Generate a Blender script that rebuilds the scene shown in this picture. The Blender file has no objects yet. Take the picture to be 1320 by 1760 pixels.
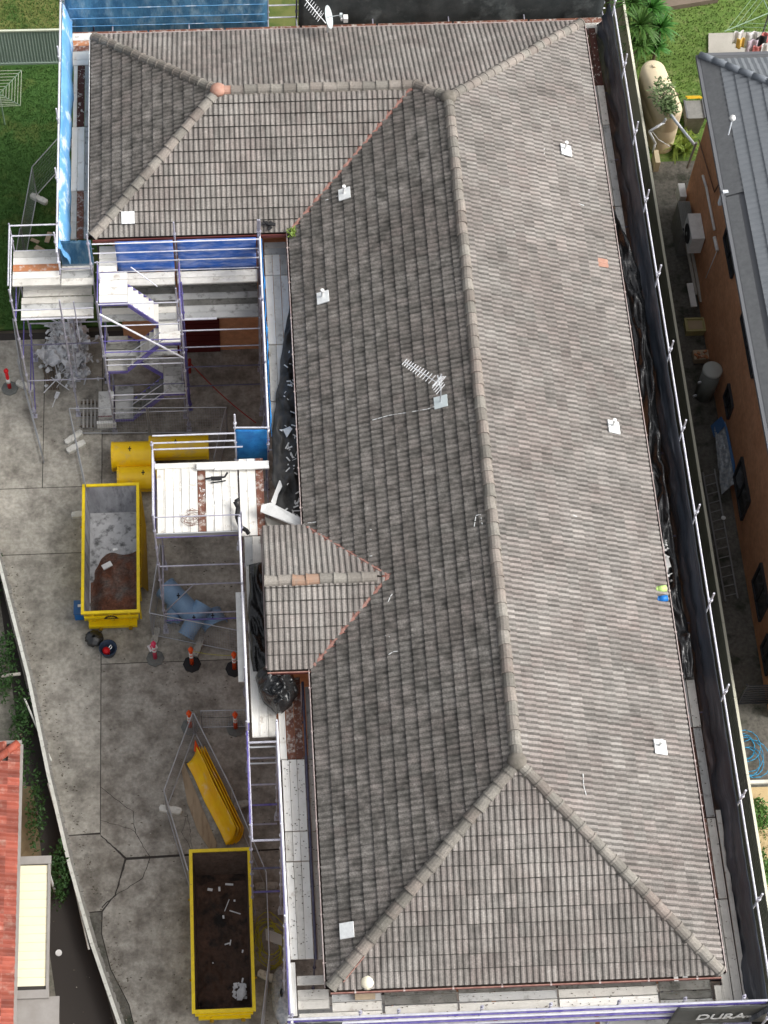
import bpy, math, random
from mathutils import Vector, Matrix, noise
random.seed(7)
R_ = math.radians
scn = bpy.context.scene
COL = scn.collection
# ------------------------------------------------------------------ camera, sky, sun, exposure
GZ = 0.0
EZ = 7.0                                   # height of the main eaves above the ground
CR = Matrix(((0.9991317196596414, 0.03399743128191602, -0.024082803744563123),
             (-0.04141205253814587, 0.8737400405136627, -0.4846270561037228),
             (0.004566034882213599, 0.4852035822924378, 0.8743892926243093)))
CC = Vector((-6.389406236617593, -12.37048439112921, 47.006333332676085 + EZ))
CF, CX, CY = 3422.7686986911904, 494.5021381761768, 830.780176800504
cd = bpy.data.cameras.new('drone_camera')
cam = bpy.data.objects.new('drone_camera', cd); COL.objects.link(cam)
cam.matrix_world = Matrix.Translation(CC) @ CR.to_4x4()
cd.sensor_fit = 'HORIZONTAL'; cd.sensor_width = 36.0
cd.lens = CF / 1320 * 36.0
cd.shift_x = (660 - CX) / 1320
cd.shift_y = -(880 - CY) / 1320
cd.clip_start = 0.5; cd.clip_end = 600
scn.camera = cam

SUN_EL, SUN_AZ = 44.0, 100.0               # azimuth clockwise from +Y: light comes from the right
w = bpy.data.worlds.new('World'); scn.world = w; w.use_nodes = True
nt = w.node_tree; bg = nt.nodes['Background']
sky = nt.nodes.new('ShaderNodeTexSky'); sky.sky_type = 'NISHITA'; sky.sun_disc = False
sky.sun_elevation = R_(SUN_EL); sky.sun_rotation = R_(SUN_AZ)
sky.air_density = 0.8; sky.dust_density = 6.0; sky.ozone_density = 0.3
hs = nt.nodes.new('ShaderNodeHueSaturation'); hs.inputs['Saturation'].default_value = .22      # thin high cloud: a whiter sky
nt.links.new(sky.outputs[0], hs.inputs['Color']); nt.links.new(hs.outputs[0], bg.inputs[0]); bg.inputs[1].default_value = 0.14
sd = bpy.data.lights.new('sun', 'SUN'); sd.energy = 0.85; sd.angle = R_(30); sd.color = (1, .96, .9)
sun = bpy.data.objects.new('sun', sd); COL.objects.link(sun)
dv = Vector((math.sin(R_(SUN_AZ)) * math.cos(R_(SUN_EL)), math.cos(R_(SUN_AZ)) * math.cos(R_(SUN_EL)), math.sin(R_(SUN_EL))))
sun.rotation_euler = dv.to_track_quat('Z', 'Y').to_euler()
scn.view_settings.view_transform = 'Standard'; scn.view_settings.look = 'None'
scn.view_settings.exposure = 0.74; scn.view_settings.gamma = 1
scn.view_settings.use_curve_mapping = False

def P(px, py, z=0.0):
    """point of the place at height z seen at a pixel of the photograph"""
    d = CR @ Vector(((px - CX) / CF, -(py - CY) / CF, -1.0))
    return CC + d * ((z - CC.z) / d.z)

# ------------------------------------------------------------------ materials
MATS = {}
def mat(name, c1, c2=None, scale=3.0, rough=.8, metal=0.0, bump=0.0, bscale=40.0, spec=.3, c3=None, t3=.62, s3=2.0,
        objrand=0.0, stretch=(1, 1, 1), world=False, alpha=None, detail=5.0, soft3=.08, grain=0.0, gs=11.0):
    m = bpy.data.materials.new(name); m.use_nodes = True; MATS[name] = m
    nt = m.node_tree; N = nt.nodes; L = nt.links; b = N['Principled BSDF']
    b.inputs['Roughness'].default_value = rough; b.inputs['Metallic'].default_value = metal
    b.inputs['Specular IOR Level'].default_value = spec
    if world:
        g = N.new('ShaderNodeNewGeometry'); co = g.outputs['Position']
    else:
        tc = N.new('ShaderNodeTexCoord'); co = tc.outputs['Object']
    mp = N.new('ShaderNodeMapping'); mp.inputs['Scale'].default_value = stretch; L.new(co, mp.inputs['Vector'])
    oi = N.new('ShaderNodeObjectInfo')
    if not world:
        ml = N.new('ShaderNodeMath'); ml.operation = 'MULTIPLY'; ml.inputs[1].default_value = 37.0
        L.new(oi.outputs['Random'], ml.inputs[0]); L.new(ml.outputs[0], mp.inputs['Location'])
    vec = mp.outputs[0]
    out = None
    def rgb(c):
        n = N.new('ShaderNodeRGB'); n.outputs[0].default_value = (*c, 1); return n.outputs[0]
    def nz(s, d=detail):
        n = N.new('ShaderNodeTexNoise'); n.inputs['Scale'].default_value = s; n.inputs['Detail'].default_value = d
        n.inputs['Roughness'].default_value = .62; L.new(vec, n.inputs['Vector']); return n.outputs['Fac']
    def mix(f, a, bb):
        n = N.new('ShaderNodeMix'); n.data_type = 'RGBA'
        L.new(f, n.inputs[0]) if not isinstance(f, float) else setattr(n.inputs[0], 'default_value', f)
        L.new(a, n.inputs[6]); L.new(bb, n.inputs[7]); return n.outputs[2]
    def ramp(f, a, bb):
        n = N.new('ShaderNodeMapRange'); n.inputs[1].default_value = a; n.inputs[2].default_value = bb; L.new(f, n.inputs[0]); return n.outputs[0]
    out = rgb(c1)
    if c2: out = mix(ramp(nz(scale), .33, .67), out, rgb(c2))
    if c3: out = mix(ramp(nz(s3, 6), t3 - soft3, t3 + soft3), out, rgb(c3))
    if grain:
        hg = N.new('ShaderNodeHueSaturation'); L.new(out, hg.inputs['Color'])
        gr = N.new('ShaderNodeMapRange'); gr.inputs[1].default_value = .30; gr.inputs[2].default_value = .70; gr.inputs[3].default_value = 1 - grain; gr.inputs[4].default_value = 1 + grain
        L.new(nz(gs, 8), gr.inputs[0]); L.new(gr.outputs[0], hg.inputs['Value']); out = hg.outputs[0]
    if objrand:
        hv = N.new('ShaderNodeHueSaturation'); L.new(out, hv.inputs['Color'])
        mr = N.new('ShaderNodeMapRange'); mr.inputs[3].default_value = 1 - objrand; mr.inputs[4].default_value = 1 + objrand
        L.new(oi.outputs['Random'], mr.inputs[0]); L.new(mr.outputs[0], hv.inputs['Value']); out = hv.outputs[0]
    L.new(out, b.inputs['Base Color'])
    if bump:
        bn = N.new('ShaderNodeBump'); bn.inputs['Strength'].default_value = bump; bn.inputs['Distance'].default_value = .02
        L.new(nz(bscale, 4), bn.inputs['Height']); L.new(bn.outputs[0], b.inputs['Normal'])
    if alpha is not None: b.inputs['Alpha'].default_value = alpha
    return m

def tile_material(name, base, pink, pale, lich):
    """concrete tile: tone and lichen cover come from the tile's own colour attribute, grain from noise"""
    m = bpy.data.materials.new(name); m.use_nodes = True; MATS[name] = m
    N = m.node_tree.nodes; L = m.node_tree.links; b = N['Principled BSDF']; b.inputs['Roughness'].default_value = .95
    b.inputs['Specular IOR Level'].default_value = .15
    at = N.new('ShaderNodeAttribute'); at.attribute_name = 'tone'
    sp = N.new('ShaderNodeSeparateColor'); L.new(at.outputs['Color'], sp.inputs[0])
    g = N.new('ShaderNodeNewGeometry')
    def nz(s, d=6, r=.65):
        n = N.new('ShaderNodeTexNoise'); n.inputs['Scale'].default_value = s; n.inputs['Detail'].default_value = d
        n.inputs['Roughness'].default_value = r; L.new(g.outputs['Position'], n.inputs['Vector']); return n.outputs['Fac']
    def mr(f, a, bb, c=0, d=1):
        n = N.new('ShaderNodeMapRange'); n.inputs[1].default_value = a; n.inputs[2].default_value = bb
        n.inputs[3].default_value = c; n.inputs[4].default_value = d; L.new(f, n.inputs[0]); return n.outputs[0]
    def mix(f, a, bb):
        n = N.new('ShaderNodeMix'); n.data_type = 'RGBA'; L.new(f, n.inputs[0])
        for s, v in ((6, a), (7, bb)):
            if isinstance(v, tuple): n.inputs[s].default_value = (*v, 1)
            else: L.new(v, n.inputs[s])
        return n.outputs[2]
    def mth(op, a, bb):
        n = N.new('ShaderNodeMath'); n.operation = op
        for i, v in enumerate((a, bb)):
            if isinstance(v, float): n.inputs[i].default_value = v
            else: L.new(v, n.inputs[i])
        return n.outputs[0]
    gap_shade = mr(sp.outputs[0], -.2, -.9)
    c = mix(mr(sp.outputs[0], .1, .9), base, pink)
    c = mix(mr(nz(.55), .42, .62, 0, .55), c, pale)
    c = mix(mr(nz(9.0), .56, .70, 0, .75), c, pale)
    blot = mth('MULTIPLY', mr(nz(3.2), .26, .66), sp.outputs[1])
    c = mix(blot, c, lich)
    fine = mth('MULTIPLY', mr(nz(26.0, 3), .40, .62), mr(sp.outputs[1], 0, 1, .30, .6))
    c = mix(fine, c, lich)
    c = mix(gap_shade, c, (.040, .036, .032))  # near-black on noses and heads paints the shadow line between courses
    hv = N.new('ShaderNodeHueSaturation'); L.new(c, hv.inputs['Color'])
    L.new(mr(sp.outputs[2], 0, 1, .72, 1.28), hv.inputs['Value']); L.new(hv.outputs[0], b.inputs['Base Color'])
    bn = N.new('ShaderNodeBump'); bn.inputs['Strength'].default_value = .35; bn.inputs['Distance'].default_value = .01
    L.new(nz(70, 3), bn.inputs['Height']); L.new(bn.outputs[0], b.inputs['Normal'])
    return m

tile_material('roof_tile_concrete', (.222, .206, .190), (.258, .222, .205), (.36, .342, .318), (.066, .063, .057))
tile_material('ridge_tile_concrete', (.235, .22, .195), (.27, .225, .20), (.36, .34, .305), (.11, .105, .09))
M = lambda n: MATS[n]
mat('terracotta', (.38, .20, .145), (.44, .27, .21), 8, .9)
mat('ridge_orange', (.36, .22, .15), (.30, .22, .17), 8, .9)
mat('valley_metal', (.17, .05, .035), (.38, .20, .16), 5, .8, bump=.5, bscale=12)
mat('mortar_pink', (.40, .23, .19), (.24, .11, .09), 7, .95, bump=.6, bscale=15)
mat('gutter_red', (.13, .03, .028), (.19, .06, .05), 2, .5)
mat('gutter_inside', (.03, .022, .02), (.07, .045, .035), 6, .9)
mat('gutter_lip', (.48, .42, .40), (.36, .27, .25), 1.5, .6)
mat('soffit_paint', (.35, .32, .28), rough=.8)
mat('underlay', (.05, .045, .04), rough=.95)
mat('flashing_white', (.78, .80, .80), (.66, .68, .68), 12, .5)
mat('white_paint', (.80, .80, .78), (.66, .66, .64), 5, .55)
mat('white_plastic', (.82, .82, .80), (.70, .70, .68), 8, .5)
mat('cream_ball', (.86, .80, .62), (.80, .74, .58), 6, .4)
mat('plank_pale', (.70, .68, .63), (.56, .545, .50), 2.2, .75, c3=(.34, .30, .26), t3=.66, s3=3.5, objrand=.13, stretch=(1.6, 1.6, 1.6), bump=.2)
mat('plank_white', (.84, .83, .79), (.74, .72, .67), 2.0, .7, c3=(.42, .36, .30), t3=.68, s3=4, objrand=.08, bump=.2)
mat('plank_grey', (.40, .405, .40), (.52, .525, .51), 2.0, .7, c3=(.20, .20, .19), t3=.60, s3=4, objrand=.15, bump=.2)
mat('plank_dark', (.13, .13, .115), (.22, .215, .20), 2.5, .8, c3=(.07, .07, .06), t3=.60, s3=4, objrand=.2, bump=.3)
mat('plank_rust', (.22, .095, .06), (.14, .06, .045), 3.0, .9, c3=(.50, .46, .42), t3=.58, s3=7, objrand=.1, bump=.4)
mat('plank_mud', (.105, .045, .035), (.07, .03, .025), 3.0, .95, c3=(.46, .42, .38), t3=.60, s3=9, bump=.6, soft3=.03)
mat('plank_orange', (.58, .22, .09), (.45, .22, .12), 3.0, .8, c3=(.66, .60, .54), t3=.60, s3=5)
mat('plank_wood', (.50, .40, .28), (.42, .33, .23), 3.0, .8)
mat('plank_brown', (.25, .12, .05), (.32, .17, .07), 3.0, .8)
mat('tube_galv', (.50, .50, .56), (.34, .33, .42), 6, .4, metal=.35, objrand=.15)
mat('tube_pale', (.70, .71, .76), (.52, .52, .60), 6, .4, metal=.2, objrand=.1)
mat('tube_white', (.80, .80, .84), (.66, .66, .74), 6, .4, metal=.1)
mat('tube_purple', (.085, .065, .30), (.19, .17, .36), 5, .45, objrand=.2)
mat('tube_dark', (.06, .055, .10), (.12, .12, .17), 5, .5, objrand=.2)
mat('fence_wire', (.34, .35, .37), rough=.5, metal=.5)
mat('fence_tube', (.45, .46, .48), (.34, .35, .37), 4, .4, metal=.5)
mat('netting_blue_dark', (.03, .12, .24), (.09, .25, .40), 1.3, .7, bump=.6, bscale=25, c3=(.26, .40, .50), t3=.60, s3=2.2, soft3=.12, stretch=(1.6, 1, .6), grain=.2, gs=12)
mat('netting_sky', (.17, .40, .66), (.10, .30, .60), 2.0, .6, c3=(.78, .84, .90), t3=.62, s3=1.4)
mat('netting_cobalt', (.03, .13, .52), (.08, .20, .58), 3.0, .6, bump=.4, bscale=20, c3=(.34, .40, .66), t3=.58, s3=3.0, soft3=.14, stretch=(.5, 1, 2), grain=.15, gs=14)
mat('netting_bright', (.015, .15, .45), (.03, .25, .60), 4.0, .6, bump=.5, bscale=20)
mat('netting_black', (.030, .038, .050), (.085, .10, .125), 2.2, .42, spec=.5, bump=1.0, bscale=8, stretch=(1, .16, 1.4), c3=(.20, .22, .25), t3=.64, s3=3.4)  # pale streaks colour in the sheen along the folds
mat('netting_black_north', (.03, .038, .04), (.07, .08, .082), 1.6, .7, bump=.5, bscale=14, c3=(.15, .17, .17), t3=.63, s3=1.1)
mat('sheet_black', (.012, .013, .014), (.026, .027, .028), 2.0, .25, spec=.6, bump=1.0, bscale=9)
mat('sheet_dusty', (.045, .045, .043), (.085, .082, .078), 1.4, .55, bump=.6, bscale=6, c3=(.012, .012, .012), t3=.60, s3=1.1)
mat('yellow_paint', (.88, .66, .004), (.82, .58, .006), 4, .35, spec=.5, c3=(.34, .19, .05), t3=.69, s3=7, soft3=.04, grain=.10, gs=5)
mat('yellow_dull', (.36, .23, .01), (.28, .17, .01), 3, .5)
mat('yellow_plastic', (.88, .58, .006), (.82, .52, .01), 3, .35, spec=.5, c3=(.62, .42, .12), t3=.62, s3=1.6)
mat('orange_yellow', (.92, .58, .008), (.84, .42, .01), 2, .3, spec=.5, c3=(.80, .60, .34), t3=.64, s3=2.4)
mat('bin_inside_grey', (.30, .30, .32), (.46, .47, .49), 4, .55, c3=(.16, .16, .17), t3=.56, s3=3, bump=.3, stretch=(1, 1, .25))
mat('bin_floor_pale', (.62, .62, .62), (.44, .44, .44), 3, .5, c3=(.12, .12, .12), t3=.58, s3=3.5)
mat('bin_inside_dark', (.085, .056, .042), (.13, .092, .072), 4, .5, bump=.4, grain=.3)
mat('soil_red', (.10, .046, .030), (.21, .085, .05), 3, .95, bump=1.0, bscale=14, c3=(.15, .135, .12), t3=.56, s3=1.3, soft3=.12, grain=.4, gs=16)
mat('soil_dark', (.040, .022, .014), (.095, .050, .032), 1.6, .6, spec=.25, bump=.6, bscale=14, c3=(.014, .010, .008), t3=.58, s3=2.2, grain=.3)
mat('blue_plastic', (.17, .29, .46), (.23, .37, .54), 3, .4, spec=.5)
mat('blue_box', (.012, .16, .52), rough=.4)
mat('navy_plastic', (.018, .035, .07), rough=.4)
mat('orange_plastic', (.78, .10, .015), (.68, .07, .01), 5, .45)
mat('red_plastic', (.62, .012, .018), rough=.45)
mat('pink_plastic', (.66, .05, .12), rough=.5)
mat('rubber', (.022, .022, .024), rough=.8)
mat('rubber_grey', (.17, .18, .17), (.12, .125, .12), 8, .9)
mat('fence_foot', (.74, .73, .68), (.60, .59, .54), 6, .7, c3=(.35, .33, .30), t3=.66, s3=9)
mat('fence_foot_grey', (.46, .45, .40), (.36, .35, .32), 6, .8, c3=(.16, .15, .14), t3=.60, s3=12)
mat('black_fabric', (.012, .012, .013), (.025, .025, .026), 6, .6, bump=.5)
mat('plywood', (.30, .23, .155), (.38, .30, .21), 1.5, .8, stretch=(3, .6, 1), c3=(.24, .17, .11), t3=.62, s3=2)
mat('pallet_wood', (.46, .44, .40), (.36, .34, .31), 4, .85, objrand=.1)
mat('steel_scrap', (.74, .75, .77), (.50, .51, .53), 6, .4, metal=.15)
mat('aluminium', (.62, .64, .66), rough=.35, metal=.6)
mat('dish_grey', (.52, .58, .59), rough=.45)
mat('lime_plastic', (.50, .72, .22), rough=.4)
mat('wire_brown', (.22, .13, .10), rough=.7)
mat('rope_red', (.30, .03, .025), rough=.8)
mat('hose_blue', (.03, .28, .50), rough=.5)
mat('rope_yellow', (.42, .40, .06), rough=.6)
mat('banner_grey', (.055, .058, .056), (.075, .078, .075), 2, .6)
mat('banner_ink', (.56, .57, .57), rough=.6)
mat('concrete_drive', (.46, .435, .38), (.33, .31, .265), .55, .92, c3=(.13, .118, .10), t3=.60, s3=1.3, soft3=.16, world=True, bump=.3, bscale=60, grain=.28, gs=7, detail=9)
mat('concrete_slab', (.375, .355, .315), (.26, .24, .205), .8, .92, c3=(.125, .11, .094), t3=.58, s3=1.6, soft3=.15, world=True, bump=.35, bscale=50, objrand=.06, grain=.24, gs=9, detail=9)
mat('concrete_pale', (.44, .42, .37), (.36, .34, .30), 1.2, .92, world=True, bump=.2)
mat('joint_dark', (.045, .04, .036), rough=.95)
mat('concrete_dark', (.11, .105, .09), (.17, .16, .14), .8, .92, c3=(.05, .055, .04), t3=.58, s3=1.5, world=True, bump=.3, grain=.35, gs=9, detail=9)
mat('concrete_yard', (.21, .20, .17), (.14, .135, .11), .9, .92, c3=(.07, .08, .05), t3=.58, s3=1.3, soft3=.12, world=True, bump=.3, grain=.3, gs=8, detail=9)
mat('soil_ground', (.13, .11, .085), (.09, .08, .06), .8, .95, world=True, bump=.5, bscale=20)
mat('sand', (.55, .43, .24), (.44, .33, .18), 2.0, .95, world=True, bump=.8, bscale=25)
mat('lawn', (.045, .11, .024), (.065, .14, .032), 1.2, .95, c3=(.13, .15, .04), t3=.62, s3=.8, soft3=.1, world=True, bump=1.0, bscale=45)
mat('lawn_light', (.085, .15, .03), (.12, .19, .04), 1.6, .95, c3=(.17, .21, .07), t3=.6, s3=3, world=True, bump=.1, bscale=30, grain=.3, gs=16)
mat('lawn_dry', (.10, .13, .03), (.16, .17, .055), 1.6, .95, c3=(.05, .10, .02), t3=.6, s3=1.1, world=True, bump=1.0, bscale=45)
mat('grass_blade', (.055, .14, .025), (.09, .18, .042), 1.0, .7, world=True)
mat('grass_blade_light', (.10, .175, .035), (.14, .21, .05), 1.0, .7, world=True)
mat('leaf_dark', (.018, .055, .012), (.035, .085, .018), 2, .6, world=True)
mat('leaf_mid', (.045, .12, .02), (.08, .17, .035), 2, .55, world=True)
mat('leaf_palm', (.035, .13, .018), (.06, .19, .03), 2, .5, world=True)
mat('leaf_lime', (.24, .32, .05), (.12, .20, .03), 2, .55, world=True)
mat('leaf_pale', (.22, .30, .14), (.10, .17, .06), 3, .6, world=True)
mat('bark', (.14, .11, .08), rough=.9)
mat('fence_sage', (.30, .37, .325), (.27, .34, .30), 1.0, .5)
mat('fence_cap_pale', (.55, .58, .46), rough=.5)
mat('fence_olive', (.34, .34, .24), (.38, .38, .28), 1.0, .55)
mat('fence_cap_cream', (.70, .69, .55), rough=.5)
mat('wall_render', (.30, .29, .26), (.22, .21, .19), 3, .9, bump=.4)
mat('coping_white', (.74, .74, .68), (.58, .58, .52), 3, .7, c3=(.22, .21, .18), t3=.66, s3=8)
mat('brick_orange', (.64, .32, .175), (.54, .255, .13), 1.3, .9, bump=.3, bscale=10, grain=.16, gs=6)
mat('brick_dim', (.42, .22, .10), (.36, .17, .08), 3, .9)
mat('door_maroon', (.10, .012, .012), rough=.5)
mat('metal_roof_blue', (.155, .170, .185), (.185, .20, .215), 2, .4, metal=.1, spec=.5, objrand=.05)
mat('metal_gutter_guard', (.10, .105, .11), (.13, .135, .14), 6, .7)
mat('metal_ridge_blue', (.165, .185, .21), (.19, .21, .235), 3, .45)
mat('gutter_grey', (.12, .125, .135), rough=.5)
mat('glass_dark', (.02, .023, .028), rough=.12, spec=.7)
mat('frame_dark', (.035, .035, .038), rough=.5)
mat('pipe_white', (.68, .72, .76), rough=.4)
mat('pipe_brown', (.16, .08, .05), rough=.6)
mat('tank_cream', (.70, .60, .42), (.64, .54, .37), 2, .6)
mat('tank_side', (.46, .36, .23), (.40, .31, .20), 2, .7)
mat('grey_unit', (.25, .25, .235), (.18, .18, .17), 6, .6)
mat('heater_grey', (.20, .215, .20), (.17, .18, .165), 3, .5)
mat('heater_lid', (.42, .44, .41), rough=.5)
mat('ladder_metal', (.30, .30, .30), rough=.5, metal=.4)
mat('clear_sheet', (.46, .48, .50), (.22, .25, .28), 9, .25, spec=.7, bump=1.0, bscale=12)
mat('tarp_blue', (.03, .11, .30), (.08, .16, .30), 2, .5)
mat('tub_yellow', (.46, .42, .20), (.36, .32, .14), 5, .6)
mat('timber_old', (.20, .16, .125), (.15, .12, .09), 2, .9)
mat('tile_red', (.31, .078, .048), (.23, .055, .036), 3, .6, objrand=.35, c3=(.40, .22, .17), t3=.62, s3=2)
mat('awning_cream', (.82, .76, .56), (.78, .72, .52), 1, .5)
mat('flashing_grey', (.32, .30, .28), (.27, .25, .23), 3, .7)
mat('hoist_green', (.22, .32, .22), rough=.5)
mat('cloth_white', (.74, .73, .72), (.58, .57, .57), 9, .9)
mat('cloth_red', (.50, .05, .06), (.62, .30, .28), 9, .9)
mat('cloth_mauve', (.42, .33, .40), (.54, .48, .52), 14, .9)
mat('cloth_yellow', (.66, .42, .10), rough=.9)
mat('cloth_black', (.02, .02, .022), rough=.9)
mat('kayak_yellow', (.78, .48, .03), rough=.5)

# ------------------------------------------------------------------ builders
class MB:
    def __init__(s): s.v = []; s.f = []; s.c = []
    def poly(s, pts, col=None):
        n = len(s.v); s.v.extend([tuple(p) for p in pts]); s.f.append(list(range(n, n + len(pts))))
        if col is not None: s.c.append(col)
    def box(s, c, size, rot=None):
        x, y, z = size[0] / 2, size[1] / 2, size[2] / 2; n = len(s.v)
        for q in ((-x, -y, -z), (x, -y, -z), (x, y, -z), (-x, y, -z), (-x, -y, z), (x, -y, z), (x, y, z), (-x, y, z)):
            q = Vector(q)
            if rot is not None: q = rot @ q
            s.v.append(tuple(q + Vector(c)))
        for f in ((3, 2, 1, 0), (4, 5, 6, 7), (0, 1, 5, 4), (1, 2, 6, 5), (2, 3, 7, 6), (3, 0, 4, 7)): s.f.append([n + i for i in f])
    def tube(s, p, q, r, n=8, r2=None, cap=True):
        p = Vector(p); q = Vector(q); d = (q - p)
        if d.length < 1e-6: return
        k = d.normalized(); a = k.orthogonal().normalized(); b = k.cross(a); r2 = r if r2 is None else r2
        m = len(s.v)
        for e, rr in ((p, r), (q, r2)):
            for i in range(n):
                t = 2 * math.pi * i / n; s.v.append(tuple(e + (a * math.cos(t) + b * math.sin(t)) * rr))
        for i in range(n):
            j = (i + 1) % n; s.f.append([m + i, m + j, m + n + j, m + n + i])
        if cap: s.f.append([m + i for i in range(n)][::-1]); s.f.append([m + n + i for i in range(n)])
    def path(s, pts, r, n=6):
        for a, b in zip(pts, pts[1:]): s.tube(a, b, r, n)
    def lathe(s, prof, c=(0, 0, 0), n=20, close=True):
        m = len(s.v)
        for r, z in prof:
            for i in range(n):
                t = 2 * math.pi * i / n; s.v.append((c[0] + r * math.cos(t), c[1] + r * math.sin(t), c[2] + z))
        for k in range(len(prof) - 1):
            for i in range(n):
                j = (i + 1) % n; s.f.append([m + k * n + i, m + k * n + j, m + (k + 1) * n + j, m + (k + 1) * n + i])
        if close:
            s.f.append([m + i for i in range(n)][::-1]); s.f.append([m + (len(prof) - 1) * n + i for i in range(n)])
    def prism(s, pts, z0, z1):
        n = len(pts); m = len(s.v)
        a = sum(pts[i][0] * pts[(i + 1) % n][1] - pts[(i + 1) % n][0] * pts[i][1] for i in range(n))
        if a < 0: pts = pts[::-1]
        for z in (z0, z1):
            for p in pts: s.v.append((p[0], p[1], z))
        s.f.append([m + i for i in range(n)][::-1]); s.f.append([m + n + i for i in range(n)])
        for i in range(n):
            j = (i + 1) % n; s.f.append([m + i, m + j, m + n + j, m + n + i])
    def grid(s, fn, nu, nv):
        m = len(s.v)
        for j in range(nv + 1):
            for i in range(nu + 1): s.v.append(tuple(fn(i / nu, j / nv)))
        for j in range(nv):
            for i in range(nu):
                a = m + j * (nu + 1) + i; s.f.append([a, a + 1, a + nu + 2, a + nu + 1])
    def mesh(s, name, m, smooth=False, off=(0, 0, 0)):
        me = bpy.data.meshes.new(name); o = Vector(off)
        me.from_pydata([tuple(Vector(v) - o) for v in s.v] if o.length else s.v, [], s.f)
        if s.c:
            at = me.color_attributes.new('tone', 'FLOAT_COLOR', 'CORNER'); k = 0; buf = []
            for f, c in zip(s.f, s.c): buf.extend(list(c) * len(f))
            at.data.foreach_set('color', buf)
        me.materials.append(M(m) if isinstance(m, str) else m)
        if smooth: me.shade_smooth()
        me.update(); return me
    def build(s, name, m, parent=None, smooth=False):
        off = Vector((0, 0, 0))
        if parent is not None: off = world_loc(parent)
        me = s.mesh(name, m, smooth, off)
        o = bpy.data.objects.new(name, me); COL.objects.link(o)
        if parent is not None: o.parent = parent
        return o
def world_loc(o):
    v = Vector(o.location); p = o.parent
    while p is not None: v += Vector(p.location); p = p.parent
    return v
def tag(o, label=None, cat=None, group=None, kind=None):
    for k, v in (('label', label), ('category', cat), ('group', group), ('kind', kind)):
        if v: o[k] = v
    return o
def thing(name, label, cat, loc=(0, 0, 0), group=None):
    o = bpy.data.objects.new(name, None); o.empty_display_size = .2; COL.objects.link(o); o.location = loc
    return tag(o, label, cat, group)
def struct(name, mb, m): return tag(mb.build(name, m), kind='structure')
def inst(name, me, parent, loc, rot=None):
    """object that shares a mesh; loc in world space"""
    o = bpy.data.objects.new(name, me); COL.objects.link(o)
    if parent is not None: o.parent = parent; loc = Vector(loc) - world_loc(parent)
    o.location = loc
    if rot is not None: o.rotation_euler = rot
    return o
CACHE = {}
def rod(name, p, q, r, m, parent, n=8):
    """a straight tube as its own object, mesh shared between equal lengths"""
    p = Vector(p); q = Vector(q); d = q - p; Lh = round(d.length, 2); key = ('rod', Lh, r, m, n)
    if key not in CACHE:
        mb = MB(); mb.tube((0, 0, 0), (0, 0, Lh), r, n); CACHE[key] = mb.mesh(name, m)
    return inst(name, CACHE[key], parent, p, d.to_track_quat('Z', 'Y').to_euler())
def post(p, z0, z1, m, parent, r=.026):
    Lh = round(z1 - z0, 2); key = ('post', Lh, m, r)
    if key not in CACHE:
        mb = MB(); mb.tube((0, 0, 0), (0, 0, Lh), r, 8)
        k = .45
        while k < Lh: mb.tube((0, 0, k - .03), (0, 0, k + .03), r + .022, 8); k += 1.0
        if z0 < .1: mb.box((0, 0, .005), (.16, .16, .01)); mb.tube((0, 0, .28), (0, 0, .33), .07, 8)
        CACHE[key] = mb.mesh('post', m)
    return inst('post', CACHE[key], parent, (p[0], p[1], z0))
def plank(x0, x1, y0, y1, z, m, parent, name='plank', th=.055):
    """steel deck plank with turned edges, running along its long side"""
    sx, sy = round(x1 - x0, 2), round(y1 - y0, 2); key = ('plank', sx, sy, m, th)
    if key not in CACHE:
        mb = MB(); g = .006; a, b = sx / 2 - g, sy / 2 - g; h = .008
        if sx > sy: o, i = (a, b), (a - .01, b - .028)
        else: o, i = (a, b), (a - .028, b - .01)
        ring = lambda q, zz: [(-q[0], -q[1], zz), (q[0], -q[1], zz), (q[0], q[1], zz), (-q[0], q[1], zz)]
        A, B, C = ring(o, -th), ring(o, 0), ring(i, 0); D = ring((i[0] - .006, i[1] - .006), -h)
        mb.v = A + B + C + D
        for k in range(3):
            for t in range(4):
                u = (t + 1) % 4; mb.f.append([k * 4 + t, k * 4 + u, k * 4 + 4 + u, k * 4 + 4 + t])
        mb.f.append([12, 13, 14, 15]); mb.f.append([3, 2, 1, 0])
        CACHE[key] = mb.mesh('plank', m)
    o = inst(name, CACHE[key], parent, ((x0 + x1) / 2, (y0 + y1) / 2, z + random.uniform(-.006, .006)))
    o.rotation_euler = (random.uniform(-.004, .004), random.uniform(-.004, .004), random.uniform(-.004, .004))
    return o
def planks_y(xs, y0, y1, z, mats, parent):
    """planks running along y, side by side between successive xs"""
    for k, (a, b) in enumerate(zip(xs, xs[1:])): plank(a, b, y0, y1, z, mats[k % len(mats)], parent)
def planks_x(x0, x1, ys, z, mats, parent):
    for k, (a, b) in enumerate(zip(ys, ys[1:])): plank(x0, x1, a, b, z, mats[k % len(mats)], parent)
def copy_tree(o, parent=None):
    c = o.copy(); COL.objects.link(c); c.parent = parent
    for ch in [k for k in bpy.data.objects if k.parent == o]: copy_tree(ch, c)
    return c
def nse(x, y, z=0.0): return noise.noise(Vector((x, y, z)))
def ridged(x, y, z=0.0): return 1 - abs(noise.noise(Vector((x, y, z)))) * 2
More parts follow.
